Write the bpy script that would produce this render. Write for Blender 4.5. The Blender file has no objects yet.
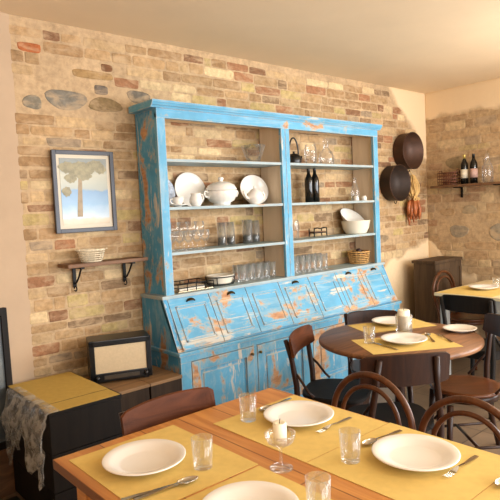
import bpy, bmesh, math, random
from mathutils import Vector, Matrix, noise as mnoise
R = random.Random(7)
PI = math.pi
SC = bpy.context.scene
COL = SC.collection

# ------------------------------------------------------------------ materials
def lin(c):
    return tuple(((v/255)/12.92 if v/255 <= .04045 else ((v/255+.055)/1.055)**2.4) for v in c) + (1,)

def newmat(name):
    m = bpy.data.materials.new(name); m.use_nodes = True
    nt = m.node_tree; nt.nodes.clear()
    out = nt.nodes.new('ShaderNodeOutputMaterial')
    return m, nt, out

def N(nt, t, **kw):
    n = nt.nodes.new(t)
    for k, v in kw.items():
        if k in n.inputs.keys() if hasattr(n.inputs, 'keys') else False: n.inputs[k].default_value = v
        else: setattr(n, k, v)
    return n

def principled(nt, out, rough=.5, metal=0, spec=.5):
    b = nt.nodes.new('ShaderNodeBsdfPrincipled')
    b.inputs['Roughness'].default_value = rough; b.inputs['Metallic'].default_value = metal
    b.inputs['Specular IOR Level'].default_value = spec
    nt.links.new(b.outputs[0], out.inputs[0])
    return b

def coords(nt, scale=(1, 1, 1), kind='Object'):
    tc = nt.nodes.new('ShaderNodeTexCoord'); mp = nt.nodes.new('ShaderNodeMapping')
    mp.inputs['Scale'].default_value = scale
    nt.links.new(tc.outputs[kind], mp.inputs[0]); return mp

def noise(nt, vec, scale, detail=4, rough=.55, dist=0):
    n = nt.nodes.new('ShaderNodeTexNoise')
    n.inputs['Scale'].default_value = scale; n.inputs['Detail'].default_value = detail
    n.inputs['Roughness'].default_value = rough; n.inputs['Distortion'].default_value = dist
    nt.links.new(vec.outputs[0], n.inputs['Vector']); return n

def ramp(nt, src, stops, interp='LINEAR'):
    r = nt.nodes.new('ShaderNodeValToRGB'); cr = r.color_ramp; cr.interpolation = interp
    while len(cr.elements) < len(stops): cr.elements.new(.5)
    for e, (p, c) in zip(cr.elements, stops): e.position = p; e.color = c
    nt.links.new(src, r.inputs[0]); return r

def mix(nt, fac, a, b, blend='MIX'):
    m = nt.nodes.new('ShaderNodeMix'); m.data_type = 'RGBA'; m.blend_type = blend
    for s, v in ((0, fac), (6, a), (7, b)):
        if hasattr(v, 'links') or isinstance(v, bpy.types.NodeSocket): nt.links.new(v, m.inputs[s])
        else: m.inputs[s].default_value = v
    return m.outputs[2]

def bump(nt, b, src, strength=.3, dist=.01):
    bp = nt.nodes.new('ShaderNodeBump'); bp.inputs['Strength'].default_value = strength
    bp.inputs['Distance'].default_value = dist
    nt.links.new(src, bp.inputs['Height']); nt.links.new(bp.outputs[0], b.inputs['Normal'])

W1, K0 = (1, 1, 1, 1), (0, 0, 0, 1)

def plain(name, c, rough=.5, metal=0, var=.12, scale=8, spec=.5):
    m, nt, out = newmat(name); b = principled(nt, out, rough, metal, spec)
    n = noise(nt, coords(nt), scale, 3)
    c = lin(c); d = tuple(v*(1-var) for v in c[:3])+(1,); e = tuple(min(1, v*(1+var)) for v in c[:3])+(1,)
    r = ramp(nt, n.outputs['Fac'], [(.3, d), (.7, e)])
    nt.links.new(r.outputs[0], b.inputs['Base Color']); return m

def wood(name, c1, c2, rough=.4, axis=1, freq=9, knots=False, spec=.5):
    m, nt, out = newmat(name); b = principled(nt, out, rough, 0, spec)
    sc = [freq, freq, freq]; sc[axis] = freq*.09
    mp = coords(nt, tuple(sc))
    n = noise(nt, mp, 2.2, 6, .6, 1.2)
    r = ramp(nt, n.outputs['Fac'], [(.3, lin(c1)), (.68, lin(c2))])
    col = r.outputs[0]
    if knots:
        v = nt.nodes.new('ShaderNodeTexVoronoi'); v.inputs['Scale'].default_value = 4.2
        sk = [1, 1, 1]; sk[axis] = .45
        nt.links.new(coords(nt, tuple(sk)).outputs[0], v.inputs['Vector'])
        kr = ramp(nt, v.outputs['Distance'], [(.035, W1), (.09, K0)])
        dk = tuple(x*.35 for x in lin(c1)[:3])+(1,)
        col = mix(nt, kr.outputs[0], col, dk)
        w = nt.nodes.new('ShaderNodeTexBrick'); w.inputs['Scale'].default_value = 1
        w.offset = 0
        w.inputs['Mortar Size'].default_value = .0022; w.inputs['Brick Width'].default_value = .165; w.inputs['Row Height'].default_value = 9.7
        w.inputs['Color1'].default_value = W1; w.inputs['Color2'].default_value = (.82, .8, .78, 1); w.inputs['Mortar'].default_value = (.3, .25, .2, 1)
        nt.links.new(coords(nt).outputs[0], w.inputs['Vector'])
        col = mix(nt, 1.0, col, w.outputs['Color'], 'MULTIPLY')
    nt.links.new(col, b.inputs['Base Color'])
    bump(nt, b, n.outputs['Fac'], .12, .004); return m

def paint_mat(name, worn, base=(92, 160, 194), horiz=False, scuff=.5):
    """blue milk paint worn down to undercoat and orange wood"""
    m, nt, out = newmat(name); b = principled(nt, out, .55, 0, .35)
    mp = coords(nt)
    n0 = noise(nt, mp, 6, 4)
    d = lin(base)
    blue = ramp(nt, n0.outputs['Fac'], [(.3, tuple(v*.86 for v in d[:3])+(1,)), (.7, tuple(min(1, v*1.14) for v in d[:3])+(1,))]).outputs[0]
    st = (1.2, 8, 14) if horiz else (8, 8, 3)
    n3 = noise(nt, coords(nt, st), 1.6, 6, .68, .5)     # broad pale scuffs
    f3 = ramp(nt, n3.outputs['Fac'], [(.5, K0), (.72, (scuff, scuff, scuff, 1))]).outputs[0]
    col = mix(nt, f3, blue, lin((176, 194, 196)))
    n1 = noise(nt, coords(nt, (1, 1, 1.5) if horiz else (1.15, 1.15, .7)), 4.3, 8, .66, .35)
    t = .64-worn
    und = ramp(nt, n1.outputs['Fac'], [(t-.05, K0), (t-.005, (.8, .8, .8, 1))]).outputs[0]
    col = mix(nt, und, col, lin((158, 170, 168)))
    bare = ramp(nt, n1.outputs['Fac'], [(t-.01, K0), (t+.03, (.92, .92, .92, 1))]).outputs[0]
    n4 = noise(nt, coords(nt, (6, 6, 20)), 2, 4)
    wd = ramp(nt, n4.outputs['Fac'], [(.35, lin((168, 112, 66))), (.65, lin((206, 158, 108)))]).outputs[0]
    col = mix(nt, bare, col, wd)
    n2 = noise(nt, coords(nt, (1.4, 5, 12) if horiz else (7, 7, 1.6)), 1.6, 6, .66, .5)      # cream streaks
    f2 = ramp(nt, n2.outputs['Fac'], [(.66-worn*.9, K0), (.70-worn*.9, (.85, .85, .85, 1))]).outputs[0]
    col = mix(nt, f2, col, lin((206, 196, 178)))
    # rubbed edges: where the surface turns a corner
    bv = nt.nodes.new('ShaderNodeBevel'); bv.samples = 6; bv.inputs['Radius'].default_value = .013
    ge = nt.nodes.new('ShaderNodeNewGeometry'); dt = nt.nodes.new('ShaderNodeVectorMath'); dt.operation = 'DOT_PRODUCT'
    nt.links.new(bv.outputs[0], dt.inputs[0]); nt.links.new(ge.outputs['Normal'], dt.inputs[1])
    eg = ramp(nt, dt.outputs['Value'], [(.80, W1), (.97, K0)])
    n5 = noise(nt, mp, 11, 5, .6)
    ef = ramp(nt, n5.outputs['Fac'], [(.34, K0), (.5, W1)])
    col = mix(nt, mix(nt, 1.0, eg.outputs[0], ef.outputs[0], 'MULTIPLY'), col, lin((198, 188, 170)))
    nt.links.new(col, b.inputs['Base Color'])
    bump(nt, b, n1.outputs['Fac'], .12, .004); return m

def glass_mat(name, tint=(1, 1, 1, 1), refl=.9, rough=.03):
    m, nt, out = newmat(name)
    tr = nt.nodes.new('ShaderNodeBsdfTransparent'); tr.inputs[0].default_value = tint
    gl = nt.nodes.new('ShaderNodeBsdfGlossy'); gl.inputs['Roughness'].default_value = rough
    gl.inputs[0].default_value = (refl, refl, refl, 1)
    lw = nt.nodes.new('ShaderNodeLayerWeight'); lw.inputs[0].default_value = .28
    rp = ramp(nt, lw.outputs['Fresnel'], [(.0, (.03, .03, .03, 1)), (.5, (.10, .10, .10, 1)), (1, (.55, .55, .55, 1))])
    mx = nt.nodes.new('ShaderNodeMixShader')
    nt.links.new(rp.outputs[0], mx.inputs[0]); nt.links.new(tr.outputs[0], mx.inputs[1]); nt.links.new(gl.outputs[0], mx.inputs[2])
    # white diffuse mixed into the glass, strongest edge-on, imitating pale rim highlights
    df = nt.nodes.new('ShaderNodeBsdfDiffuse'); df.inputs[0].default_value = (.92, .92, .9, 1)
    tl = nt.nodes.new('ShaderNodeBsdfTranslucent'); tl.inputs[0].default_value = (.92, .92, .9, 1)
    ad = nt.nodes.new('ShaderNodeMixShader'); nt.links.new(df.outputs[0], ad.inputs[1]); nt.links.new(tl.outputs[0], ad.inputs[2])
    rb = ramp(nt, lw.outputs['Facing'], [(0, (.015, .015, .015, 1)), (.6, (.05, .05, .05, 1)), (1, (.34, .34, .34, 1))])
    m2 = nt.nodes.new('ShaderNodeMixShader')
    nt.links.new(rb.outputs[0], m2.inputs[0]); nt.links.new(mx.outputs[0], m2.inputs[1]); nt.links.new(ad.outputs[0], m2.inputs[2])
    nt.links.new(m2.outputs[0], out.inputs[0]); return m

def brick_mat(name):
    m, nt, out = newmat(name); b = principled(nt, out, .9, 0, .2)
    at = nt.nodes.new('ShaderNodeVertexColor'); at.layer_name = 'col'
    mp = coords(nt, (1, 1, 1))
    n = noise(nt, mp, 26, 6, .65)
    v = ramp(nt, n.outputs['Fac'], [(.25, (.62, .6, .58, 1)), (.75, (1.25, 1.25, 1.25, 1))]).outputs[0]
    v = mix(nt, at.outputs['Alpha'], (.97, .97, .97, 1), v)
    col = mix(nt, 1.0, at.outputs[0], v, 'MULTIPLY')
    n2 = noise(nt, coords(nt, (1, 1, 2.2)), 7, 6, .65, .5)
    f = ramp(nt, n2.outputs['Fac'], [(.46, K0), (.66, (.72, .72, .72, 1))]).outputs[0]
    mm = nt.nodes.new('ShaderNodeMath'); mm.operation = 'MULTIPLY'; nt.links.new(f, mm.inputs[0]); nt.links.new(at.outputs['Alpha'], mm.inputs[1]); f = mm.outputs[0]
    col = mix(nt, f, col, lin((196, 168, 132)))                 # lime mortar smeared over the faces
    nt.links.new(col, b.inputs['Base Color'])
    bump(nt, b, n.outputs['Fac'], .5, .006); return m

def plaster_mat(name, c, sc=3, var=.06, rough=.85):
    m, nt, out = newmat(name); b = principled(nt, out, rough, 0, .2)
    mp = coords(nt); n = noise(nt, mp, sc, 6, .6); n2 = noise(nt, mp, 30, 4)
    c = lin(c)
    r = ramp(nt, n.outputs['Fac'], [(.3, tuple(v*(1-var) for v in c[:3])+(1,)), (.7, tuple(min(1, v*(1+var)) for v in c[:3])+(1,))])
    nt.links.new(r.outputs[0], b.inputs['Base Color']); bump(nt, b, n2.outputs['Fac'], .15, .004); return m

def tile_mat(name):
    m, nt, out = newmat(name); b = principled(nt, out, .35, 0, .4)
    w = nt.nodes.new('ShaderNodeTexBrick'); w.offset = 0
    w.inputs['Scale'].default_value = 1; w.inputs['Brick Width'].default_value = .4; w.inputs['Row Height'].default_value = .4
    w.inputs['Mortar Size'].default_value = .004
    w.inputs['Color1'].default_value = lin((118, 98, 78)); w.inputs['Color2'].default_value = lin((132, 110, 88)); w.inputs['Mortar'].default_value = lin((80, 66, 54))
    nt.links.new(coords(nt).outputs[0], w.inputs['Vector'])
    n = noise(nt, coords(nt), 5, 5)
    v = ramp(nt, n.outputs['Fac'], [(.3, (.8, .8, .8, 1)), (.7, (1.1, 1.1, 1.1, 1))]).outputs[0]
    nt.links.new(mix(nt, 1.0, w.outputs['Color'], v, 'MULTIPLY'), b.inputs['Base Color']); return m

def picture_mat(name):
    """a plain seaside landscape: cream sky, pale blue sea band, ochre shore"""
    m, nt, out = newmat(name); b = principled(nt, out, .25, 0, .5)
    tc = nt.nodes.new('ShaderNodeTexCoord'); sep = nt.nodes.new('ShaderNodeSeparateXYZ')
    nt.links.new(tc.outputs['Generated'], sep.inputs[0])
    n = noise(nt, coords(nt, (1, 1, 1)), 14, 5)
    ad = nt.nodes.new('ShaderNodeMath'); ad.operation = 'MULTIPLY_ADD'
    nt.links.new(n.outputs['Fac'], ad.inputs[0]); ad.inputs[1].default_value = .12; nt.links.new(sep.outputs[2], ad.inputs[2])
    r = ramp(nt, ad.outputs[0], [(.0, lin((186, 158, 120))), (.13, lin((205, 190, 160))), (.17, lin((190, 205, 214))), (.36, lin((128, 164, 194))),
                                 (.57, lin((110, 146, 180))), (.6, lin((160, 164, 150))), (.8, lin((184, 180, 156))), (1, lin((130, 134, 126)))])
    nt.links.new(r.outputs[0], b.inputs['Base Color']); return m

M = {}
M['brick'] = brick_mat('old_brick')
M['plaster'] = plaster_mat('peach_plaster', (236, 208, 168))
M['left_plaster'] = plaster_mat('beige_plaster', (186, 160, 132))
M['ceiling'] = plaster_mat('ceiling_paint', (226, 204, 172), 1.2, .05)
M['floor'] = tile_mat('floor_tile')
M['blue'] = paint_mat('worn_blue_paint', .075)
M['blue_slant'] = paint_mat('scuffed_blue_paint', .075, horiz=True, scuff=.65)
M['blue_top'] = paint_mat('rubbed_blue_paint', .02, horiz=True, scuff=.7)
M['blue_clean'] = paint_mat('blue_paint', 0.015)
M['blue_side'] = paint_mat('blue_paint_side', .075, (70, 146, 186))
M['shelf_paint'] = paint_mat('pale_shelf_paint', .02, (150, 170, 176), True)
M['inner'] = wood('bare_inner_wood', (218, 194, 164), (234, 212, 184), .75, 2, 5)
M['pine'] = wood('orange_pine', (176, 108, 46), (212, 150, 78), .42, 1, 8, True)
M['walnut'] = wood('brown_table_wood', (94, 62, 38), (148, 102, 66), .45, 0, 8)
M['bent'] = wood('dark_bentwood', (36, 20, 13), (58, 33, 20), .38, 2, 10, spec=.3)
M['bent_brown'] = wood('brown_bentwood', (64, 35, 18), (98, 57, 30), .33, 2, 10, spec=.35)
M['seat_wood'] = wood('seat_wood', (72, 38, 18), (108, 60, 30), .3, 1, 8, spec=.35)
M['rail_wood'] = wood('rail_wood', (66, 34, 16), (100, 54, 28), .45, 0, 8, spec=.18)
M['black_wood'] = wood('black_stained_wood', (18, 15, 13), (32, 26, 21), .6, 2, 8, spec=.2)
M['dark_wood'] = wood('dark_crate_wood', (38, 29, 22), (60, 46, 34), .65, 2, 8, spec=.2)
M['tan_top'] = wood('tan_crate_lid', (112, 84, 54), (146, 112, 74), .6, 0, 8)
M['corner_wood'] = wood('brown_trunk_wood', (62, 47, 34), (92, 72, 52), .6, 2, 7, spec=.25)
M['shelf_wood'] = wood('rustic_shelf_wood', (86, 58, 36), (128, 90, 58), .6, 0, 9)
M['mat'] = plain('yellow_paper', (216, 186, 108), .75, 0, .05, 30, .2)
M['mat_dull'] = plain('ochre_paper', (186, 156, 80), .7, 0, .06, 30, .2)
M['white'] = plain('white_china', (238, 232, 222), .16, 0, .015, 4)
M['cream'] = plain('cream_china', (236, 226, 206), .22, 0, .02, 4)
M['patterned'] = plain('blue_patterned_china', (172, 182, 196), .25, 0, .45, 34)
M['steel'] = plain('cutlery_steel', (196, 188, 174), .16, 1, .03)
M['iron'] = plain('black_iron', (24, 22, 20), .5, .6, .2)
M['brass'] = plain('dull_brass', (112, 92, 56), .4, .9, .15)
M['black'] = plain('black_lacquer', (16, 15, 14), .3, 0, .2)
M['black_glass'] = plain('bottle_glass_dark', (14, 14, 12), .08, 0, .1)
M['label'] = plain('paper_label', (226, 216, 192), .7, 0, .06, 40)
M['label_red'] = plain('red_label', (196, 160, 148), .6, 0, .1, 30)
M['gold'] = plain('gold_foil', (206, 178, 96), .35, .6, .08)
M['wax'] = plain('candle_wax', (248, 240, 214), .5, 0, .02)
M['wick'] = plain('wick', (50, 44, 38), .9)
M['glass'] = glass_mat('clear_glass')
M['thin_film'] = glass_mat('plastic_film', (.9, .9, .88, 1), .8, .18)
nt = M['thin_film'].node_tree; o_ = nt.nodes['Material Output']; old = o_.inputs[0].links[0].from_socket
df = nt.nodes.new('ShaderNodeBsdfDiffuse'); df.inputs[0].default_value = lin((236, 233, 226)); ms = nt.nodes.new('ShaderNodeMixShader')
fr = ramp(nt, noise(nt, coords(nt), 16, 5, .6).outputs['Fac'], [(.42, (.08, .08, .08, 1)), (.68, (.5, .5, .5, 1))])
nt.links.new(fr.outputs[0], ms.inputs[0]); nt.links.new(old, ms.inputs[1]); nt.links.new(df.outputs[0], ms.inputs[2]); nt.links.new(ms.outputs[0], o_.inputs[0])
M['coffee'] = plain('ground_coffee', (62, 44, 32), .8, 0, .3, 60)
M['copper'] = plain('aged_copper', (74, 48, 34), .5, .4, .3, 7)
M['copper_dark'] = plain('tarnished_copper', (50, 36, 28), .55, .4, .35, 7)
M['wicker'] = plain('wicker', (192, 148, 88), .7, 0, .35, 60)
M['white_wicker'] = plain('white_wicker', (214, 200, 172), .7, 0, .22, 60)
M['wire'] = plain('rusty_wire', (112, 66, 46), .5, .3, .2)
M['raffia'] = plain('raffia', (214, 176, 112), .8, 0, .18, 40)
M['chili'] = plain('dried_chili', (164, 92, 48), .45, 0, .3, 20)
M['radio_cloth'] = plain('radio_cloth', (206, 184, 148), .85, 0, .05, 90)
M['dial'] = plain('radio_dial', (70, 62, 52), .3, 0, .2, 30)
M['frame'] = plain('grey_frame', (66, 68, 76), .4, .1, .15)
M['mount'] = plain('picture_mount', (206, 192, 166), .4, 0, .03)
M['print'] = picture_mat('seaside_print')
M['tree'] = plain('print_foliage', (142, 132, 96), .4, 0, .25, 40)
M['trunk'] = plain('print_trunk', (150, 128, 92), .4, 0, .15, 40)
M['grey_paint'] = plain('grey_painted_wood', (168, 168, 162), .5, 0, .08)
M['pale_top'] = plain('pale_table_top', (226, 208, 166), .4, 0, .05)
M['mirror_glass'] = plain('grey_blue_glass', (120, 128, 132), .12, .35, .35, 5)
M['fruit'] = plain('dark_fruit', (52, 26, 24), .4, 0, .3, 20)
M['steel_tray'] = plain('tray_metal', (176, 160, 132), .3, .8, .15)

# ------------------------------------------------------------------ mesh helpers
class MB:
    def __init__(s): s.bm = bmesh.new()
    def box(s, a, b, bev=0.0, mi=0, mat=None, seg=2):
        lo = Vector((min(a[0], b[0]), min(a[1], b[1]), min(a[2], b[2]))); hi = Vector((max(a[0], b[0]), max(a[1], b[1]), max(a[2], b[2])))
        t = bmesh.new(); bmesh.ops.create_cube(t, size=1)
        for v in t.verts: v.co = Vector(((lo[i]+hi[i])/2+v.co[i]*(hi[i]-lo[i]) for i in range(3)))
        if bev: bmesh.ops.bevel(t, geom=t.edges[:], offset=bev, segments=seg, affect='EDGES', profile=.7)
        if mat is not None: t.transform(mat)
        return s._merge(t)
    def _merge(s, t):
        me = bpy.data.meshes.new('tmp'); t.to_mesh(me); t.free(); s.bm.from_mesh(me); bpy.data.meshes.remove(me); return s
    def lathe(s, prof, c=(0, 0, 0), n=32, mat=None, sx=1, sy=1, flute=0, nf=0):
        t = bmesh.new(); rings = []
        for r, z in prof:
            if r < 1e-5: rings.append([t.verts.new((0, 0, z))])
            else:
                ring = []
                for k in range(n):
                    a = 2*PI*k/n; rr = r*(1+flute*math.cos(nf*a)) if nf else r
                    ring.append(t.verts.new((rr*math.cos(a)*sx, rr*math.sin(a)*sy, z)))
                rings.append(ring)
        for A, B in zip(rings, rings[1:]):
            for k in range(n):
                k2 = (k+1) % n
                if len(A) == 1 and len(B) == 1: continue
                if len(A) == 1: t.faces.new((A[0], B[k2], B[k]))
                elif len(B) == 1: t.faces.new((A[k], A[k2], B[0]))
                else: t.faces.new((A[k], A[k2], B[k2], B[k]))
        for f in t.faces: f.smooth = True
        if mat is not None: t.transform(mat)
        for v in t.verts: v.co += Vector(c)
        return s._merge(t)
    def tube(s, pts, r, n=10, closed=False, cap=True, flat=None):
        """swept tube; r a number or list; flat=(w,h) sweeps an oval"""
        pts = [Vector(p) for p in pts]; m = len(pts); t = bmesh.new(); rings = []
        rs = r if isinstance(r, (list, tuple)) else [r]*m
        prev = None
        for i, p in enumerate(pts):
            if closed: d = pts[(i+1) % m]-pts[i-1]
            else: d = pts[min(i+1, m-1)]-pts[max(i-1, 0)]
            d.normalize()
            if prev is None:
                up = Vector((0, 0, 1)) if abs(d.z) < .9 else Vector((1, 0, 0))
                a = d.cross(up).normalized()
            else: a = (prev-d*prev.dot(d)).normalized()
            prev = a; b = d.cross(a)
            fw, fh = flat if flat else (1, 1)
            rings.append([t.verts.new(p+(a*math.cos(2*PI*k/n)*fw+b*math.sin(2*PI*k/n)*fh)*rs[i]) for k in range(n)])
        rng = range(m) if closed else range(m-1)
        for i in rng:
            A, B = rings[i], rings[(i+1) % m]
            for k in range(n): t.faces.new((A[k], A[(k+1) % n], B[(k+1) % n], B[k]))
        if cap and not closed: t.faces.new(rings[0][::-1]); t.faces.new(rings[-1])
        for f in t.faces: f.smooth = True
        return s._merge(t)
    def prism(s, poly, lo, hi, axis=2, bev=0):
        """extrude a 2D polygon along an axis. axis 0: (y,z) poly, 1: (x,z), 2: (x,y)"""
        t = bmesh.new()
        def P(u, v, w): return {0: (w, u, v), 1: (u, w, v), 2: (u, v, w)}[axis]
        a = [t.verts.new(P(u, v, lo)) for u, v in poly]; b = [t.verts.new(P(u, v, hi)) for u, v in poly]
        t.faces.new(a); t.faces.new(b[::-1]); n = len(poly)
        for k in range(n): t.faces.new((a[k], b[k], b[(k+1) % n], a[(k+1) % n]))
        bmesh.ops.recalc_face_normals(t, faces=t.faces[:])
        if bev: bmesh.ops.bevel(t, geom=t.edges[:], offset=bev, segments=2, affect='EDGES')
        return s._merge(t)
    def ball(s, c, r, sc=(1, 1, 1), n=16, mat=None):
        t = bmesh.new(); bmesh.ops.create_uvsphere(t, u_segments=n, v_segments=max(6, n//2), radius=r)
        for v in t.verts: v.co = Vector((v.co.x*sc[0], v.co.y*sc[1], v.co.z*sc[2]))
        if mat is not None: t.transform(mat)
        for v in t.verts: v.co += Vector(c)
        for f in t.faces: f.smooth = True
        return s._merge(t)
    def build(s, name, mat, parent=None, loc=None, mw=None):
        me = bpy.data.meshes.new(name)
        bmesh.ops.recalc_face_normals(s.bm, faces=s.bm.faces[:])
        s.bm.to_mesh(me); s.bm.free()
        for m in (mat if isinstance(mat, list) else [mat]): me.materials.append(m)
        o = bpy.data.objects.new(name, me); COL.objects.link(o)
        if parent is not None: o.parent = parent
        if loc is not None: o.location = loc
        return o

def tag(o, label, cat, group=None, kind=None):
    o['label'] = label; o['category'] = cat
    if group: o['group'] = group
    if kind: o['kind'] = kind
    return o
def structure(o): o['kind'] = 'structure'; return o
def empty(name, loc, label, cat, rz=0, group=None):
    o = bpy.data.objects.new(name, None); COL.objects.link(o); o.empty_display_size = .05
    o.location = loc; o.rotation_euler = (0, 0, rz); return tag(o, label, cat, group)
def copy_tree(o, loc, rz=0, label=None, parent=None):
    c = o.copy(); COL.objects.link(c)
    if parent is None:
        c.location = loc; c.rotation_euler = (0, 0, rz)
        if label: c['label'] = label
    else: c.parent = parent
    for ch in list(o.children): copy_tree(ch, None, 0, None, c)
    return c
def facing(dx, dy): return math.atan2(dx, -dy)      # turns local -Y towards (dx,dy)

# ------------------------------------------------------------------ room
ZC, XC = 2.757, 3.63
LW = [(-.78, 0), (-1.35, -.12), (-2.75, -3.6), (-2.75, -6.5)]    # foot line of the left wall

MB().box((-3.4, -6.7, -.1), (3.9, .3, 0)).build('floor', M['floor'])['kind'] = 'structure'
MB().box((-3.4, -6.7, ZC), (3.9, .3, ZC+.1)).build('ceiling', M['ceiling'])['kind'] = 'structure'

BR = [((192, 162, 120), 24), ((178, 145, 104), 26), ((160, 126, 88), 24), ((188, 166, 110), 9), ((158, 108, 76), 9), ((132, 92, 66), 6),
      ((150, 132, 110), 5), ((130, 104, 78), 4), ((216, 190, 146), 12)]
def pick(rr):
    t = rr.random()*sum(w for _, w in BR)
    for c, w in BR:
        t -= w
        if t <= 0: return c
    return BR[0][0]

def brick_wall(name, u0, u1, to3d, rowh, lens, pfun, stones, seed, fade):
    rr = random.Random(seed); bm = bmesh.new(); cl = bm.loops.layers.float_color.new('col')
    def face(vs, c):
        f = bm.faces.new(vs)
        for l in f.loops: l[cl] = c
        return f
    def plas(u, z):
        p = pfun(u, z)
        return min(1, max(0, p/.035+.5+.5*mnoise.noise(Vector((u*14, z*14, 1.7)))))
    mort, pl_ = Vector(lin((190, 162, 126))), Vector(lin((236, 208, 168)))
    nu, nz = int((u1-u0)/.02), int(ZC/.02); G = {}
    for i in range(nu+1):
        for j in range(nz+1):
            u, z = u0+(u1-u0)*i/nu, ZC*j/nz; k = plas(u, z)
            v = bm.verts.new(to3d(u, z, .0065*k+.001*mnoise.noise(Vector((u*30, z*30, 4))) if 0 < i < nu and 0 < j < nz else .0))
            q = mort*(1+.22*mnoise.noise(Vector((u*5, z*5, 9))))*(1-k)+pl_*k
            G[i, j] = (v, (q[0], q[1], q[2], 1-k))
    for i in range(nu):
        for j in range(nz):
            cs = (G[i, j], G[i+1, j], G[i+1, j+1], G[i, j+1]); f = bm.faces.new([c_[0] for c_ in cs])
            for l, c_ in zip(f.loops, cs): l[cl] = c_[1]
    mort = tuple(mort)
    g2 = [bm.verts.new(to3d(u, z, -.15)) for u, z in ((u0, 0), (u1, 0), (u1, ZC), (u0, ZC))]
    g = [bm.verts.new(to3d(u, z, 0)) for u, z in ((u0, 0), (u1, 0), (u1, ZC), (u0, ZC))]
    face(g2, mort)
    for k in range(4): face((g[k], g[(k+1) % 4], g2[(k+1) % 4], g2[k]), mort)
    def blob(cu, cz, hw, hh, c, n=18, p=3.2, dep=.008):
        outer, inner = [], []
        ph = rr.random()*9
        for k in range(n):
            a = 2*PI*k/n; ca, sa = math.cos(a), math.sin(a)
            x = abs(ca)**(2/p)*math.copysign(1, ca)*hw; z = abs(sa)**(2/p)*math.copysign(1, sa)*hh
            j = 1+(.09 if p < 3 else .03)*math.sin(3*a+ph)+.05*(rr.random()-.5)
            outer.append(bm.verts.new(to3d(cu+x*j, cz+z*j, .0006)))
            inner.append(bm.verts.new(to3d(cu+x*j-math.copysign(min(.006, hw*.2), x), cz+z*j-math.copysign(min(.006, hh*.25), z)*abs(sa), dep)))
        c2 = c
        for k in range(n): face((outer[k], outer[(k+1) % n], inner[(k+1) % n], inner[k]), c2)
        face(inner, c)
    for (cu, cz, hw, hh, c) in stones: blob(cu, cz, hw, hh, lin(c), 20, 2.3 if hh > .035 else 4, .004)
    z = .01
    while z < ZC-.03:
        h = rr.uniform(*rowh); u = u0+rr.uniform(-.15, 0)
        while u < u1:
            L = rr.uniform(*lens)
            if rr.random() < .22: L *= .55
            a, b = max(u, u0+.004), min(u+L, u1-.004)
            cu, cz = (a+b)/2, z+h/2+.008*math.sin(u*2.3+z*5)
            bad = b-a < .04 or max(pfun(cu-(b-a)*.4, cz), pfun(cu+(b-a)*.4, cz)) > -.01 or cz+h/2 > ZC or any(abs(cu-s[0]) < s[2]+(b-a)*.42 and abs(cz-s[1]) < s[3]+h*.4 for s in stones)
            if not bad:
                c = Vector(lin(pick(rr)))*rr.uniform(.82, 1.14); c = tuple(c.lerp(Vector(mort), fade))[:3]+(1,)
                gp = rr.uniform(.006, .014)
                blob(cu, cz+rr.uniform(-.004, .004), (b-a)/2-gp/2, h/2-rr.uniform(.003, .008), c, 18, 8, rr.uniform(.0015, .004))
            u += L
        z += h
    me = bpy.data.meshes.new(name); bm.to_mesh(me); bm.free(); me.materials.append(M['brick'])
    o = bpy.data.objects.new(name, me); COL.objects.link(o); structure(o); return o

grey = (136, 124, 106)
back_stones = [(-.68, 2.265, .058, .042, (132, 124, 108)), (-.466, 2.30, .135, .060, (128, 122, 110)), (-.205, 2.288, .118, .045, (142, 120, 86)), (.045, 2.366, .09, .042, (120, 112, 100)),
               (-.23, 2.383, .048, .030, (116, 106, 96)), (-.28, 2.473, .14, .026, (168, 136, 92)), (-.675, 2.585, .07, .028, (176, 104, 64)), (-.18, 2.53, .04, .024, (120, 84, 58)), (2.78, 1.22, .1, .04, (150, 130, 104))]
def back_skip(u, z):
    w = .05*mnoise.noise(Vector((u*6, z*6, 3)))
    top = (z-(2.76-(u-2.95)*.90))*.75+w
    if u > 3.45: top = max(top, (z-2.02)*.8+w+.1*(u-3.6))
    return max(top, min((1.02+.25*(u-3.1)-z)+w, u-2.40+w))
wall_back = brick_wall('wall_back', -.80, XC+.2, lambda u, z, d: (u, -d if d >= 0 else -d, z), (.055, .082), (.13, .30), back_skip, back_stones, 11, .12)
right_stones = [(-.37, 1.245, .105, .065, (158, 144, 122)), (-.78, 1.235, .075, .085, (154, 142, 122)), (-.49, 1.467, .085, .045, (168, 150, 120)), (-.34, 1.975, .10, .065, (160, 142, 110)), (-.95, 1.62, .1, .06, (178, 150, 112)), (-.25, 1.45, .09, .04, (182, 150, 110))]
def right_skip(u, z):
    w = .06*mnoise.noise(Vector((u*6, z*6, 6)))
    return max(z-2.49+w, min(1.14-1.0*abs(u)-z+w, u+.42), min(.80-z+w, u+.55))
wall_right = brick_wall('wall_right', -2.6, 0, lambda u, z, d: (XC-d, u, z), (.06, .10), (.14, .34), right_skip, right_stones, 5, .5)

tb = lambda u, z, d: (u, -d, z)
tr_ = lambda u, z, d: (XC-d, u, z)
MB().box((XC, -6.5, 0), (XC+.15, -5.0, ZC)).box((XC, -5.0, 0), (XC+.15, -2.6, .85)).box((XC, -5.0, 2.45), (XC+.15, -2.6, ZC)).build('wall_side', M['plaster'])['kind'] = 'structure'
mb = MB(); q = [(x, y) for x, y in LW]
mb.prism(q+[(-2.95, -6.5), (-2.95, -3.6), (-1.5, .15), (-.78, .15)], 0, ZC).build('wall_left', M['left_plaster'])['kind'] = 'structure'
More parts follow.
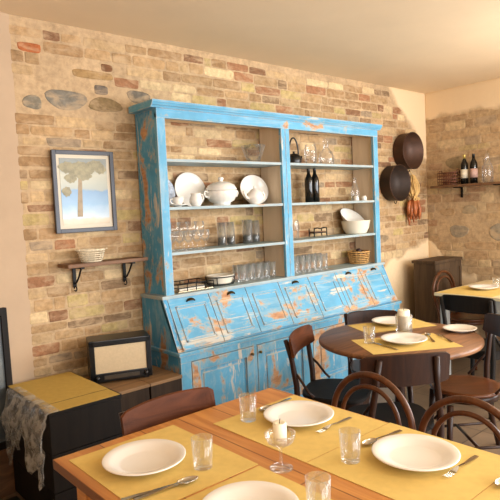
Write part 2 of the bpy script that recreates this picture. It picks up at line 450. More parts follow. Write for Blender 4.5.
# front wall behind the camera: piers, sill and lintel round two wide openings to the street
fw = MB()
for x0, x1 in ((-2.95, -2.3), (.2, .6), (3.2, 3.78)): fw.box((x0, -6.65, 0), (x1, -6.5, ZC))
fw.box((-2.3, -6.65, 0), (.2, -6.5, .5)).box((.6, -6.65, 0), (3.2, -6.5, .02)).box((-2.3, -6.65, 2.5), (.2, -6.5, ZC)).box((.6, -6.65, 2.5), (3.2, -6.5, ZC))
fw.build('wall_front', M['left_plaster'])['kind'] = 'structure'

# brown timber skirting along the splayed left wall
d = (Vector((-1.35, -.12, 0))-Vector((-.80, 0, 0))).normalized(); nrm = Vector((-d.y, d.x, 0))*1
if nrm.y > 0: nrm = -nrm
def lw(t, off, z): p = Vector((-.78, 0, 0))+d*t+nrm*off; return (p.x, p.y, z)
def quad_box(mb, t0, t1, o0, o1, z0, z1, o0t=None, o1t=None):
    o0t = o0 if o0t is None else o0t; o1t = o1 if o1t is None else o1t
    t = bmesh.new()
    v = [t.verts.new(lw(a, b, z)) for z, oo0, oo1 in ((z0, o0, o1), (z1, o0t, o1t)) for a, b in ((t0, oo0), (t1, oo0), (t1, oo1), (t0, oo1))]
    for f in ((0, 1, 2, 3), (4, 5, 6, 7), (0, 1, 5, 4), (1, 2, 6, 5), (2, 3, 7, 6), (3, 0, 4, 7)): t.faces.new([v[i] for i in f])
    mb._merge(t)
mb = MB(); quad_box(mb, .01, .56, .001, .05, 0, .27); structure(mb.build('baseboard_left', M['shelf_wood']))

# framed glass panel leaning on the left wall
gp = empty('leaning_mirror', lw(.36, .03, .272), 'tall dark framed glass panel leaning on the left wall at the edge', 'mirror')
gp_inv = Matrix.Translation(-gp.location)
def gpart(name, mat, *args):
    mb = MB()
    for a in args: quad_box(mb, *a)
    mb.bm.transform(gp_inv); return mb.build(name, mat, gp)
gpart('frame', M['black_wood'], (.17, .205, .012, .046, .272, 1.07, .004, .034), (.53, .56, .012, .046, .272, 1.07, .004, .034),
      (.205, .53, .012, .046, .272, .31, .01, .044), (.205, .53, .006, .036, 1.03, 1.07, .004, .034))
gpart('glass_pane', M['mirror_glass'], (.205, .53, .02, .03, .31, 1.03, .012, .02))

# ------------------------------------------------------------------ the blue dresser
W = 2.35; ZB, ZS, ZT = 1.009, .673, 2.244; DU, DB = .277, .453
hut = empty('dresser', (0, 0, 0), 'wide distressed sky-blue wooden dresser with open shelves against the brick wall', 'dresser')
YB = -.014
# lower body
prof = [(YB, .0), (-DB+.02, 0), (-DB+.02, ZS), (-DU-.006, ZB-.004), (YB, ZB-.004)]
for x0, x1 in ((-.03, .0), (W, W+.03)): MB().prism(prof, x0, x1, 0).build('side_panel', M['blue_side'], hut)
MB().box((0, YB, .06), (W, YB-.012, ZB-.03)).build('back_panel', M['inner'], hut)
mb = MB()
mb.box((-.04, YB, ZB-.004), (W+.04, -DU-.018, ZB+.018), .004).build('waist_board', M['shelf_paint'], hut)
MB().box((-.045, YB, ZS-.018), (W+.045, -DB-.012, ZS+.006), .005).build('waist_moulding', M['blue_clean'], hut)
MB().box((-.035, -.05, 0), (W+.035, -DB-.01, .085), .006).build('plinth', M['blue'], hut)
MB().box((0, -.03, .085), (W, -DB+.03, .10)).build('bottom_board', M['inner'], hut)
# base front: rails and stiles, then four doors
ff = MB(); yf0, yf1 = -DB+.025, -DB
ff.box((-.03, yf0, .085), (W+.03, yf1, .14), .003).box((-.03, yf0, ZS-.062), (W+.03, yf1, ZS-.019), .003)
dx = [(.05, .585), (.615, 1.15), (1.20, 1.735), (1.765, 2.30)]
xs = [-.03]+[v for p in dx for v in p]+[W+.03]
for k in range(0, 10, 2): ff.box((xs[k], yf0, .14), (xs[k+1], yf1, ZS-.062), .003)
ff.build('front_frame', M['blue_clean'], hut)
for k, (a, b) in enumerate(dx):
    z0, z1 = .145, ZS-.066; a += .003; b -= .003
    m = MB(); fw_ = .065; y0, y1 = -DB+.02, -DB-.004
    m.box((a, y0, z0), (a+fw_, y1, z1), .003).box((b-fw_, y0, z0), (b, y1, z1), .003)
    m.box((a+fw_, y0, z0), (b-fw_, y1, z0+fw_), .003).box((a+fw_, y0, z1-fw_), (b-fw_, y1, z1), .003)
    m.box((a+fw_-.002, y0, z0+fw_-.002), (b-fw_+.002, -DB+.012, z1-fw_+.002))
    m.box((a+fw_+.03, y0, z0+fw_+.03), (b-fw_-.03, -DB+.004, z1-fw_-.03), .006)
    dr = m.build('door', M['blue'], hut)
    kx = b-.02 if k % 2 == 0 else a+.02
    MB().lathe([(0, .02), (.009, .019), (.011, .014), (.007, .007), (.007, 0), (0, 0)], n=16, mat=Matrix.Translation((kx, -DB-.004, z1-.05))@Matrix.Rotation(PI/2, 4, 'X')).build('knob', M['brass'], dr)
# slanted bin fronts: six hinged fall-fronts with raised moulding and a cup pull
sl = math.atan2(DB-DU, ZB-ZS); slen = math.hypot(DB-DU, ZB-ZS)
def SM(x): return Matrix.Translation((x, -DB+.006, ZS+.006))@Matrix.Rotation(-sl, 4, 'X')   # local: x along, y out of the face is -y, z up the slope
bw = [(W*k/7, W*(k+1)/7) for k in range(7)]
px_ = [.175, .525, None, 1.182, None, 1.842, 2.2]
mb = MB(); mb.box((-.03, .028, 0), (W+.03, .012, slen-.01), 0, mat=SM(0)).build('slant_board', M['blue_slant'], hut)
for k, (a, b) in enumerate(bw):
    Lx = b-a; m = MB(); T = SM(a)
    m.box((.003, .012, .012), (Lx-.003, -.006, slen-.014), .003, mat=T)
    fr = .045
    for (u0, u1, v0, v1) in ((fr, fr+.016, .055, slen-.075), (Lx-fr-.016, Lx-fr, .055, slen-.075), (fr, Lx-fr, .055, .071), (fr, Lx-fr, slen-.091, slen-.075)):
        m.box((u0, -.004, v0), (u1, -.013, v1), .003, mat=T)
    p_ = m.build('bin_front', M['blue_slant'], hut)
    if px_[k] is None: continue
    m = MB(); pm = SM(px_[k])@Matrix.Translation((0, -.006, slen-.055))
    t = bmesh.new(); n = 12; ring = []
    prof2 = [(.034, 0), (.032, .012), (.024, .02), (.012, .024), (0, .025)]
    rows = []
    for r, y in prof2: rows.append([t.verts.new((r*math.cos(PI*j/n), -y, r*math.sin(PI*j/n)*.75)) for j in range(n+1)])
    for A, B in zip(rows, rows[1:]):
        for j in range(n):
            try: t.faces.new((A[j], A[j+1], B[j+1], B[j]))
            except Exception: pass
    bmesh.ops.solidify(t, geom=t.faces[:], thickness=.003)
    t.transform(pm); m._merge(t); m.build('cup_pull', M['brass'], p_)
# upper open shelving
XM0, XM1 = 1.113, 1.202
for x0, x1 in ((0, .022), (W-.022, W)): MB().box((x0, YB, ZB+.018), (x1, -DU, ZT), .002).build('upper_side', M['blue_side'], hut)
for x0, x1 in ((.022, .027), (W-.027, W-.022)): MB().box((x0, YB, ZB+.0185), (x1, -DU+.02, ZT-.01)).build('side_lining', M['inner'], hut)
MB().box((XM0+.02, YB, ZB+.0185), (XM1-.02, -DU+.02, ZT-.01)).build('divider', M['inner'], hut)
for x0, x1 in ((-.002, .062), (XM0, XM0+.043), (XM1-.043, XM1), (W-.062, W+.002)):
    MB().box((x0, -DU+.02, ZB+.018), (x1, -DU-.006, ZT-.03), .003).build('stile', M['blue_clean'], hut)
MB().box((-.002, -DU+.02, ZT-.062), (W+.002, -DU-.008, ZT), .003).build('header', M['blue_top'], hut)
MB().prism([(YB, ZT), (-DU-.015, ZT), (-DU-.022, ZT+.012), (-DU-.03, ZT+.016), (-DU-.036, ZT+.028), (-DU-.04, ZT+.033), (-DU-.04, ZT+.046), (YB, ZT+.046)], -.046, W+.036, 0).build('cornice', M['blue_top'], hut)
MB().box((.022, YB, ZT-.03), (W-.022, -DU+.02, ZT-.012)).build('top_board', M['inner'], hut)
SZ = [1.923, 1.607, 1.307]
for z in SZ:
    for x0, x1 in ((.028, XM0+.019), (XM1-.019, W-.028)):
        MB().box((x0, YB, z-.02), (x1, -DU+.001, z), .003).build('shelf', M['shelf_paint'], hut)
for z in (1.911-.12,):
    pass

# ------------------------------------------------------------------ tableware builders
def plate_profile(r, h=.024, well=.62):
    rw = r*well
    return [(0, .0), (rw*.8, .0), (rw*.82, .003), (rw, .006), (r*.8, h*.6), (r, h), (r*1.003, h+.0025), (r*.985, h+.004), (r*.8, h*.6+.005), (rw, .0095), (rw*.9, .007), (0, .0065)]
def plate(name, loc, r, label, cat='plate', group=None, mat=None, h=.024, well=.62):
    m = MB(); m.lathe(plate_profile(r, h, well), n=56)
    return tag(m.build(name, mat or M['white'], None, loc), label, cat, group)
def tumbler_mesh(r, h, tap=.85, base=.012, t=.0022, n=32):
    m = MB(); m.lathe([(0, 0), (r*tap, 0), (r*tap*1.01, .004), (r, h), (r-t, h+.0008), (r*tap-t, base+.004), (r*tap*.8, base), (0, base)], n=n); return m
def tumbler(loc, r, h, label, group=None, name='glass_tumbler', tap=.85):
    return tag(tumbler_mesh(r, h, tap).build(name, M['glass'], None, loc), label, 'glass', group)

def candle(loc, r, h, label):
    e = empty('candle', loc, label, 'candle')
    MB().lathe([(0, 0), (r, 0), (r, h-.004), (r*.9, h), (r*.5, h-.004), (0, h-.005)], n=28).build('wax', M['wax'], e)
    MB().tube([(0, 0, h-.006), (.001, 0, h+.004), (.003, 0, h+.010)], .0013, 6).build('wick', M['wick'], e)
    return e

def cutlery_mesh(kind):
    """lies along +X, handle end at x=0, functional end at x=L; flat on z=0"""
    m = MB(); L = .2
    def strip(st, th=.0025):
        t = bmesh.new(); rows = []
        for x, w, z in st: rows.append([t.verts.new((x, -w, z)), t.verts.new((x, w, z)), t.verts.new((x, w, z+th)), t.verts.new((x, -w, z+th))])
        for A, B in zip(rows, rows[1:]):
            for k in range(4): t.faces.new((A[k], A[(k+1) % 4], B[(k+1) % 4], B[k]))
        t.faces.new(rows[0]); t.faces.new(rows[-1][::-1]); m._merge(t)
    if kind == 'spoon':
        strip([(0, .008, 0), (.03, .0095, .001), (.08, .005, .003), (.12, .0035, .007), (.135, .004, .007)])
        t = bmesh.new(); bmesh.ops.create_uvsphere(t, u_segments=20, v_segments=12, radius=1)
        bmesh.ops.delete(t, geom=[v for v in t.verts if v.co.z > .05], context='VERTS')
        for v in t.verts: v.co = Vector((.166+v.co.x*.034, v.co.y*.022*(1-.15*v.co.x), .0105+v.co.z*.009))
        bmesh.ops.solidify(t, geom=t.faces[:], thickness=.0015)
        for f in t.faces: f.smooth = True
        m._merge(t)
    elif kind == 'fork':
        strip([(0, .008, 0), (.03, .0095, .001), (.08, .005, .003), (.12, .0035, .008), (.135, .010, .006), (.15, .012, .004)])
        for k in range(4):
            y = -.0098+k*.0065
            m.tube([(.149, y, .0052), (.17, y, .003), (.185, y, .004), (.2, y*.95, .0085)], [.0016, .0015, .0014, .0008], 6)
    else:
        strip([(0, .009, 0), (.05, .0085, .001), (.09, .006, .001), (.095, .008, .001), (.15, .0095, .0005), (.19, .007, .0005), (.208, .002, .0005)], .003)
    return m
CUT = {}
def cutlery(kind, p, q, z, label, group=None):
    """handle at p, head towards q (xy)"""
    if kind not in CUT:
        o = cutlery_mesh(kind).build({'spoon': 'spoon', 'fork': 'fork', 'knife': 'knife'}[kind], M['steel']); CUT[kind] = o
        o.data.transform(Matrix.Diagonal((1, .8, 1, 1)))
    else:
        o = CUT[kind].copy(); COL.objects.link(o)
    o.location = (p[0], p[1], z); o.rotation_euler = (0, 0, math.atan2(q[1]-p[1], q[0]-p[0]))
    return tag(o, label, kind, group)

def paper_mat(x0, y0, x1, y1, z, label, mat=None, group=None, rz=0, c=None, lift=0):
    """thin sheet; if c given, x0..y1 are half sizes about c"""
    m = MB()
    cx, cy = ((x0+x1)/2, (y0+y1)/2) if c is None else c
    hx, hy = (x1-x0)/2, (y1-y0)/2
    m.box((-hx, -hy, 0), (hx, hy, .0014))
    o = m.build('paper_placemat', mat or M['mat'], None, (cx, cy, z+.0004)); o.rotation_euler = (0, 0, rz)
    return tag(o, label, 'placemat', group)

# ------------------------------------------------------------------ near pine table
TZ = .76
pt = empty('dining_table', (-.795, -2.28, 0), 'orange pine dining table with knots, nearest in the room, set for a meal', 'table')
def rel(o): return Matrix.Translation(-o.location)
def part(mb, name, mat, root):
    mb.bm.transform(Matrix.Translation(-root.location)); return mb.build(name, mat, root)
TX0, TX1, TY0, TY1 = -1.29, -.29, -2.98, -1.565
part(MB().box((TX0, TY0, TZ-.032), (TX1, TY1, TZ), .004), 'tabletop', M['pine'], pt)
ap = MB()
for a, b in (((TX0+.06, TY0+.08), (TX1-.06, TY0+.105)), ((TX0+.06, TY1-.105), (TX1-.06, TY1-.08)), ((TX0+.06, TY0+.105), (TX0+.085, TY1-.105)), ((TX1-.085, TY0+.105), (TX1-.06, TY1-.105))):
    ap.box((a[0], a[1], TZ-.13), (b[0], b[1], TZ-.033), .002)
part(ap, 'apron', M['pine'], pt)
for x in (TX0+.05, TX1-.12):
    for y in (TY0+.06, TY1-.13): part(MB().box((x, y, 0), (x+.07, y+.07, TZ-.0325), .004), 'leg', M['pine'], pt)

MG = None
paper_mat(-1.255, -2.095, -.845, -1.615, TZ, 'yellow paper placemat at the far left corner of the pine table', group=MG)
paper_mat(-1.255, -2.60, -.85, -2.105, TZ, 'yellow paper placemat on the pine table cut off by bottom of photo', group=MG)
paper_mat(-.735, -2.195, -.30, -1.72, TZ, 'yellow paper placemat at the far right corner of the pine table', group=MG)
paper_mat(-.735, -2.665, -.29, -2.199, TZ, 'yellow paper placemat on right side of pine table under big round plate', group=MG)
paper_mat(-.735, -2.97, -.29, -2.668, TZ, 'yellow paper placemat corner at the lower right edge of the photo', group=MG)
MZ = TZ+.0032
plate('dinner_plate', (-1.095, -1.83, MZ), .132, 'white dinner plate at left end of the pine table beside knife and spoon')
plate('dinner_plate', (-.49, -2.43, MZ), .132, 'white dinner plate on right side of pine table in front of bentwood chair')
plate('dinner_plate', (-.492, -1.933, MZ), .132, 'white dinner plate at far right corner of pine table behind stemmed candle glass')
plate('dinner_plate', (-1.06, -2.30, MZ), .132, 'white dinner plate mostly cut off by the bottom edge of photo')
cutlery('knife', (-1.262, -1.985), (-1.02, -2.045), MZ, 'steel knife beside the left plate, farther left of the pair')
cutlery('spoon', (-1.235, -2.01), (-1.02, -2.045), MZ+.0002, 'steel spoon lying below the left plate, bowl towards the tumbler')
cutlery('spoon', (-.345, -1.745), (-.56, -1.772), MZ, 'steel spoon with bowl showing left of the far right plate')
cutlery('fork', (-.35, -2.066), (-.56, -2.075), MZ, 'steel fork to the right of the far right plate')
cutlery('spoon', (-.33, -2.272), (-.53, -2.258), MZ, 'steel spoon to the left of the big right plate near the tumbler')
cutlery('fork', (-.345, -2.555), (-.55, -2.560), MZ, 'steel fork to the right of the big right plate')
cutlery('spoon', (-.30, -2.69), (-.5, -2.69), MZ, 'steel spoon at the very right bottom edge of photo')
tumbler((-.978, -1.985, MZ), .034, .095, 'clear glass tumbler beside the left plate and spoon')
tumbler((-.622, -1.793, MZ), .034, .095, 'clear glass tumbler at far right corner between pine table edge and plate')
tumbler((-.632, -2.29, MZ), .034, .095, 'clear glass tumbler standing left of the big right plate')
tumbler((-.925, -2.42, MZ), .034, .095, 'clear glass tumbler cut off at bottom centre of photo')
# stemmed coupe with candle
sg = tag(MB().lathe([(0, 0), (.036, 0), (.036, .002), (.012, .005), (.0045, .012), (.004, .045), (.0045, .062), (.02, .072), (.038, .082), (.046, .098), (.048, .112), (.0465, .112), (.044, .098), (.036, .085), (.02, .076), (0, .075)], n=36)
         .build('stemmed_glass', M['glass'], None, (-.812, -2.165, TZ+.0005)), 'stemmed clear glass bowl holding a short white candle on pine table', 'glass')
candle((-.812, -2.165, TZ+.0775), 0.021, .068, 'short white candle in the stemmed glass on the pine table')

# ------------------------------------------------------------------ round table
rt = empty('round_table', (.88, -1.45, 0), 'round dark brown wooden table with worn top by the dresser', 'table')
MB().lathe([(0, .727), (.45, .727), (.472, .731), (.478, .738), (.478, .752), (.472, .76), (0, .76)], n=72).build('tabletop', M['walnut'], rt)
MB().lathe([(0, .66), (.17, .66), (.18, .69), (.17, .7265), (0, .7265)], n=32).build('hub', M['bent'], rt)
MB().lathe([(0, .12), (.05, .12), (.055, .2), (.035, .28), (.03, .45), (.045, .55), (.05, .6595), (0, .6595)], n=28).build('column', M['bent'], rt)
for k in range(4):
    a = k*PI/2+.9; c, s = math.cos(a), math.sin(a)
    MB().tube([(c*.03, s*.03, .2), (c*.12, s*.12, .19), (c*.17, s*.17, .10), (c*.22, s*.22, .03), (c*.24, s*.24, .015)], [.026, .024, .02, .017, .014], 10).build('foot', M['bent'], rt)
ang = math.atan2(-.278, .446)
paper_mat(-.26, -.175, .26, .175, TZ, 'yellow paper placemat nearer edge of the round table', rz=ang, c=(.762, -1.572))
paper_mat(-.25, -.14, .25, .14, TZ, 'yellow paper placemat on far side of the round table', rz=ang+.12, c=(1.12, -1.235))
plate('dinner_plate', (.773, -1.559, MZ), .130, 'white plate on near placemat of the round table')
plate('dinner_plate', (1.155, -1.21, MZ), .128, 'white plate on far placemat of the round table behind candle')
plate('side_plate', (1.232, -1.655, TZ+.0005), .10, 'small white plate on bare wood at right of the round table', h=.018)
cutlery('fork', (.93, -1.77), (1.06, -1.60), MZ, 'steel fork right of the near plate on the round table')
cutlery('spoon', (.875, -1.69), (1.03, -1.54), MZ, 'steel spoon right of the near plate on the round table')
cutlery('knife', (.60, -1.63), (.66, -1.40), MZ, 'steel knife left of the near plate on the round table')
tumbler((.64, -1.415, MZ), .034, .095, 'clear glass tumbler on the round table beside blue dresser')
tag(tumbler_mesh(.052, .105, .95).build('candle_glass', M['glass'], None, (1.015, -1.40, TZ+.0005)), 'wide clear glass cylinder around a white candle on round table', 'glass')
candle((1.015, -1.40, TZ+.0135), .037, .125, 'thick white pillar candle in glass on the round table')

# ------------------------------------------------------------------ right hand table
r2 = empty('painted_table', (2.95, -1.4, 0), 'pale topped table with grey painted legs near the right wall', 'table')
rx0, rx1, ry0, ry1 = 2.50, 3.5, -2.2, -.73
part(MB().box((rx0, ry0, .732), (rx1, ry1, .76), .004), 'tabletop', M['pale_top'], r2)
ap = MB()
ap.box((rx0+.04, ry0+.05, .62), (rx0+.065, ry1-.05, .7315)).box((rx1-.065, ry0+.05, .62), (rx1-.04, ry1-.05, .7315)).box((rx0+.065, ry1-.075, .62), (rx1-.065, ry1-.05, .7315)).box((rx0+.065, ry0+.05, .62), (rx1-.065, ry0+.075, .7315))
part(ap, 'apron', M['grey_paint'], r2)
for x in (rx0+.03, rx1-.09):
    for y in (ry0+.04, ry1-.10): part(MB().box((x, y, 0), (x+.06, y+.06, .7318), .004), 'leg', M['grey_paint'], r2)
paper_mat(2.52, -1.25, 3.0, -.75, TZ, 'yellow paper placemat on the pale table at the right edge')
plate('dinner_plate', (2.88, -1.0, MZ), .128, 'white plate on the pale table by the right wall')
tumbler((3.08, -1.02, TZ+.0005), .034, .085, 'clear glass on the pale table beyond its white plate')

# ------------------------------------------------------------------ chairs
def cafe_chair(loc, rz, label, wood_, rail_, seat_, rail_h=.83, rw=.205, round_seat=False, pw=0, rt=.115):
    """flat curved back rail between two raked posts; faces local -Y"""
    e = empty('cafe_chair', loc, label, 'chair', rz)
    if round_seat:
        MB().lathe([(0, .438), (.19, .438), (.205, .446), (.207, .456), (.198, .463), (.17, .460), (0, .456)], n=40).build('seat', seat_, e)
        MB().lathe([(.165, .40), (.185, .40), (.185, .4375), (.165, .4375), (.165, .40)], n=36).build('seat_frame', wood_, e)
    else:
        poly = []
        for k in range(40):
            a = 2*PI*k/40; c, s = math.cos(a), math.sin(a)
            x = math.copysign(abs(c)**.62, c)*.205; y = math.copysign(abs(s)**.62, s)*.2
            x *= 1-.10*(y/.2)
            poly.append((x, y))
        MB().prism(poly, .44, .462, 2, .004).build('seat', seat_, e)
        MB().prism([(x*.93, y*.93) for x, y in poly], .392, .4395, 2).build('seat_frame', wood_, e)
    for sx in (-1, 1):
        MB().tube([(sx*.155, -.15, .3915), (sx*.165, -.16, .2), (sx*.175, -.172, 0)], [.019, .017, .013], 10).build('leg', wood_, e)
        # rear leg rises into the back post
        pts = [(sx*.185, .27, 0), (sx*.178, .225, .2), (sx*.175, .196, .4), (sx*.176, .20, .52), (sx*(.183-pw*.6), .222, .68), (sx*(.19-pw), .252, rail_h-.012)]
        MB().tube(pts, [.014, .017, .019, .018, .016, .014], 10).build('leg', wood_, e)
        MB().tube([(sx*.177, .208, .60), (sx*.19, .17, .56), (sx*.2, .12, .49), (sx*.198, .09, .464)], [.008]*4, 8).build('brace', wood_, e)
    st = MB()
    for sx in (-1, 1): st.tube([(sx*.169, -.164, .14), (sx*.178, .24, .15)], .009, 8)
    st.tube([(-.17, -.0, .146), (.17, .0, .146)], .009, 8); st.build('stretcher', wood_, e)
    # rail: curved board in plan with softly arched top
    t = bmesh.new(); rows = []; n = 22
    for k in range(n+1):
        u = -1+2*k/n; x = u*rw; yb = .262+.035*(1-u*u)-.035
        hz = rail_h+.010*(1-u*u)-(.03*max(0, abs(u)-.9)*10*.4); lz = rail_h-rt-.004*(1-u*u)+(.03*max(0, abs(u)-.9)*10*.3)
        rk = .10                           # rake follows the posts
        yl = yb-rk*(.11)
        rows.append([t.verts.new((x, yl-.027, lz)), t.verts.new((x, yl-.011, lz)), t.verts.new((x, yb-.006, hz-.004)), t.verts.new((x, yb-.014, hz)), t.verts.new((x, yb-.022, hz-.004))])
    for A, B in zip(rows, rows[1:]):
        for k in range(5): t.faces.new((A[k], A[(k+1) % 5], B[(k+1) % 5], B[k]))
    t.faces.new(rows[0]); t.faces.new(rows[-1][::-1])
    m = MB(); m._merge(t); m.build('back_rail', rail_, e)
    return e

def bentwood(loc, rz, label, wood_, seat_, H=.85, hw=.20):
    e = empty('bentwood_chair', loc, label, 'chair', rz)
    MB().lathe([(0, .440), (.185, .440), (.2, .446), (.203, .458), (.196, .466), (.178, .462), (0, .457)], n=40).build('seat', seat_, e)
    MB().lathe([(.15, .405), (.178, .405), (.180, .4395), (.15, .4395), (.15, .405)], n=36).build('seat_frame', wood_, e)
    def hoop(w, h, z0, y0, wob=0):
        pts = []
        for k in range(5): pts.append((-w*(.86+.14*k/5), y0+.012*k, z0+(h-w-z0)*k/5))
        top = h-w
        n = 22
        for k in range(n+1):
            a = PI-PI*k/n; z = top+w*math.sin(a); pts.append((w*math.cos(a), y0+.06+.06*(z-top), z))
        for k in range(4, -1, -1): pts.append((w*(.86+.14*k/5), y0+.012*k, z0+(h-w-z0)*k/5))
        return pts
    MB().tube(hoop(hw, H, .44, .165), .0145, 10).build('back_hoop', wood_, e)
    MB().tube(hoop(hw*.72, H-.05, .464, .158), .0105, 10).build('inner_hoop', wood_, e)
    for sx in (-1, 1):
        MB().tube([(sx*.12, -.125, .4045), (sx*.135, -.145, .2), (sx*.15, -.165, 0)], [.018, .016, .012], 10).build('leg', wood_, e)
        MB().tube([(sx*.17, .172, .47), (sx*.16, .19, .3), (sx*.165, .235, 0)], [.0165, .0165, .013], 10).build('leg', wood_, e)
    MB().tube([(.148*math.cos(2*PI*k/28), .15*math.sin(2*PI*k/28)+.015, .2) for k in range(28)], .009, 8, True).build('stretcher', wood_, e)
    return e

bentwood((-.255, -1.915, 0), facing(-1, .0), 'brown bentwood hoop-back chair at the pine table facing far right plate', M['bent_brown'], M['seat_wood'], .82, .209)
bentwood((-.25, -2.365, 0), facing(-1, 0), 'brown bentwood hoop-back chair nearest right edge behind big white plate', M['bent_brown'], M['seat_wood'], .81, .209)
cafe_chair((.585, -1.205, 0), facing(.46, -.89), 'dark chair with flat brown back rail between round table and dresser doors', M['bent'], M['rail_wood'], M['black_wood'], .805, .228)
cafe_chair((.425, -1.70, 0), facing(.57, .82), 'dark brown chair backing the camera at near side of round table', M['bent'], M['bent'], M['black_wood'], .84, .222, False, .05, .145)
cafe_chair((1.14, -1.735, 0), facing(-.75, .66), 'brown chair with glossy round seat at right of the round table', M['bent'], M['bent'], M['seat_wood'], .85, round_seat=True)
cafe_chair((2.11, -1.36, 0), facing(1, 0), 'near-black chair with curved rail pulled up to the pale right table', M['black_wood'], M['black_wood'], M['black_wood'], .86)
cafe_chair((1.17, -1.10, 0), facing(-.5, -.55), 'brown chair whose rail shows behind far plate of round table', M['bent'], M['bent'], M['bent'], .79, .185)
cafe_chair((-.785, -1.715, 0), facing(0, -1), 'chair with reddish brown curved rail at far end of the pine table', M['bent'], M['rail_wood'], M['black_wood'], .82, .215)
bentwood((3.05, -.74, 0), facing(0, -1), 'small looking bentwood chair behind the pale table beside brown trunk', M['bent_brown'], M['seat_wood'], .88)

# ------------------------------------------------------------------ left corner: crates, radio, wrap
bc = empty('crate', (-.765, -.38, 0), 'tall black wooden crate on the left topped with yellow mats', 'crate')
bx0, bx1, by0, by1 = -.98, -.595, -.72, -.115
def crate_parts(root, x0, x1, y0, y1, z1, mat, lidmat, slats=3):
    m = MB(); m.box((x0+.01, y0+.01, .02), (x1-.01, y1-.01, z1-.02))
    h = (z1-.04)/slats
    for k in range(slats): m.box((x0, y0, .02+k*h+.002), (x1, y1, .02+(k+1)*h-.002), .003)
    part(m, 'body', mat, root)
    part(MB().box((x0-.004, y0-.004, z1-.02), (x1+.004, y1+.004, z1), .003), 'lid', lidmat, root)
    f = MB()
    for x in (x0+.02, x1-.06):
        for y in (y0+.02, y1-.06): f.box((x, y, 0), (x+.04, y+.04, .0195))
    part(f, 'feet', mat, root)
crate_parts(bc, bx0, bx1, by0, by1, .622, M['black_wood'], M['black_wood'])
paper_mat(bx0+.01, by0+.135, bx1-.005, by1+.03, .6222, 'ochre paper mat at the back on top of the tall black crate', M['mat_dull'])
paper_mat(bx0+.0, by0-.008, bx1-.008, by0+.125, .6222, 'ochre paper mat at the front on top of the tall black crate', M['mat_dull'])
# clear plastic wrap hanging over the crate's left edge
t = bmesh.new(); nu, nv = 26, 22; V = {}
for i in range(nu+1):
    for j in range(nv+1):
        u, v = i/nu, j/nv
        y = by0-.03+(by1-by0-.02)*u
        s = v*(.34+.08*math.sin(u*9)+.05*math.sin(u*23))
        if s < .06: x, z = bx0+.06-s-.013, .6295
        else: x, z = bx0-.013-.02*math.sin(min(1, (s-.06)*8)), .6295-(s-.06)
        nn = mnoise.noise(Vector((u*7, v*6, 2.2))); n2 = mnoise.noise(Vector((u*17, v*14, 5.2)))
        k = min(1, max(0, (s-.05)*9))
        V[i, j] = t.verts.new((x-k*(.022*nn+.022+.012*n2), y+.01*n2*k, z+.004*abs(n2)*(1-k)))
for i in range(nu):
    for j in range(nv): t.faces.new((V[i, j], V[i+1, j], V[i+1, j+1], V[i, j+1])).smooth = True
bmesh.ops.solidify(t, geom=t.faces[:], thickness=.0006)
m = MB(); m._merge(t); tag(m.build('plastic_wrap', M['thin_film']), 'crumpled clear plastic sheet hanging over left side of the black crate', 'plastic sheet')
tag(MB().box((-1.32, -.95, 0.0005), (-1.0, -.2, .03), .004).build('dark_floor_slab', M['black']), 'low black slab filling the dark patch of floor left of the tall crate', 'mat')  # thin black slab added to stand in for a dark patch of floor

for (x0, x1, lab) in ((-.535, -.289, 'small brown wooden crate under the radio, beside the tall black crate'), (-.277, -.055, 'small brown wooden crate under the radio, beside the blue dresser')):
    c = empty('crate', ((x0+x1)/2, -.27, 0), lab, 'crate'); crate_parts(c, x0, x1, -.49, -.06, .555, M['dark_wood'], M['tan_top'], 2)
rd = empty('radio', (-.336, -.227, .556), 'old black tabletop radio with cream speaker cloth on small crates', 'radio', -math.atan2(.133, .348))
x0, x1, y0, y1, z0, z1 = -.186, .186, -.10, .10, 0, .262
m = MB(); m.box((x0, y0+.012, z0+.01), (x1, y1, z1), .012)
m.box((x0, y0, z0+.01), (x0+.032, y0+.02, z1), .004).box((x1-.032, y0, z0+.01), (x1, y0+.02, z1), .004).box((x0, y0, z1-.034), (x1, y0+.02, z1), .004).box((x0, y0, z0+.01), (x1, y0+.02, z0+.062), .004)
for fx in (x0+.02, x1-.05):
    for fy in (y0+.02, y1-.05): m.box((fx, fy, z0), (fx+.03, fy+.03, z0+.012))
m.build('body', M['black'], rd)
MB().box((x0+.033, y0+.006, z0+.063), (x1-.033, y0+.0115, z1-.035)).build('speaker_cloth', M['radio_cloth'], rd)
MB().box((x0+.08, y0-.003, z0+.025), (x1-.08, y0-.0002, z0+.048), .001).build('dial', M['dial'], rd)
for kx in (x0+.04, x1-.04): MB().lathe([(0, .016), (.012, .015), (.014, 0), (0, 0)], n=18, mat=Matrix.Translation((kx, y0-.0002, z0+.036))@Matrix.Rotation(PI/2, 4, 'X')).build('knob', M['black'], rd)

# ------------------------------------------------------------------ left wall pieces: picture, bracket shelf
pf = empty('framed_picture', (-.395, -.012, 1.72), 'grey framed seaside print hanging on the brick wall', 'picture')
fx0, fx1, fz0, fz1 = -.60, -.19, 1.472, 1.984
m = MB(); b = .026
for a, c in (((fx0, fz0), (fx0+b, fz1)), ((fx1-b, fz0), (fx1, fz1)), ((fx0+b, fz0), (fx1-b, fz0+b)), ((fx0+b, fz1-b), (fx1-b, fz1))):
    m.box((a[0], -.012, a[1]), (c[0], -.036, c[1]), .004)
part(m, 'frame', M['frame'], pf)
part(MB().box((fx0+b, -.013, fz0+b), (fx1-b, -.022, fz1-b)), 'mount', M['mount'], pf)
pr = part(MB().box((fx0+b+.022, -.0221, fz0+b+.022), (fx1-b-.022, -.024, fz1-b-.022)), 'print', M['print'], pf)
m = MB(); tr0 = MB()
def pc(u, v): return (fx0+b+.022+(fx1-fx0-2*b-.044)*u, fz0+b+.022+(fz1-fz0-2*b-.044)*v)
DN = []
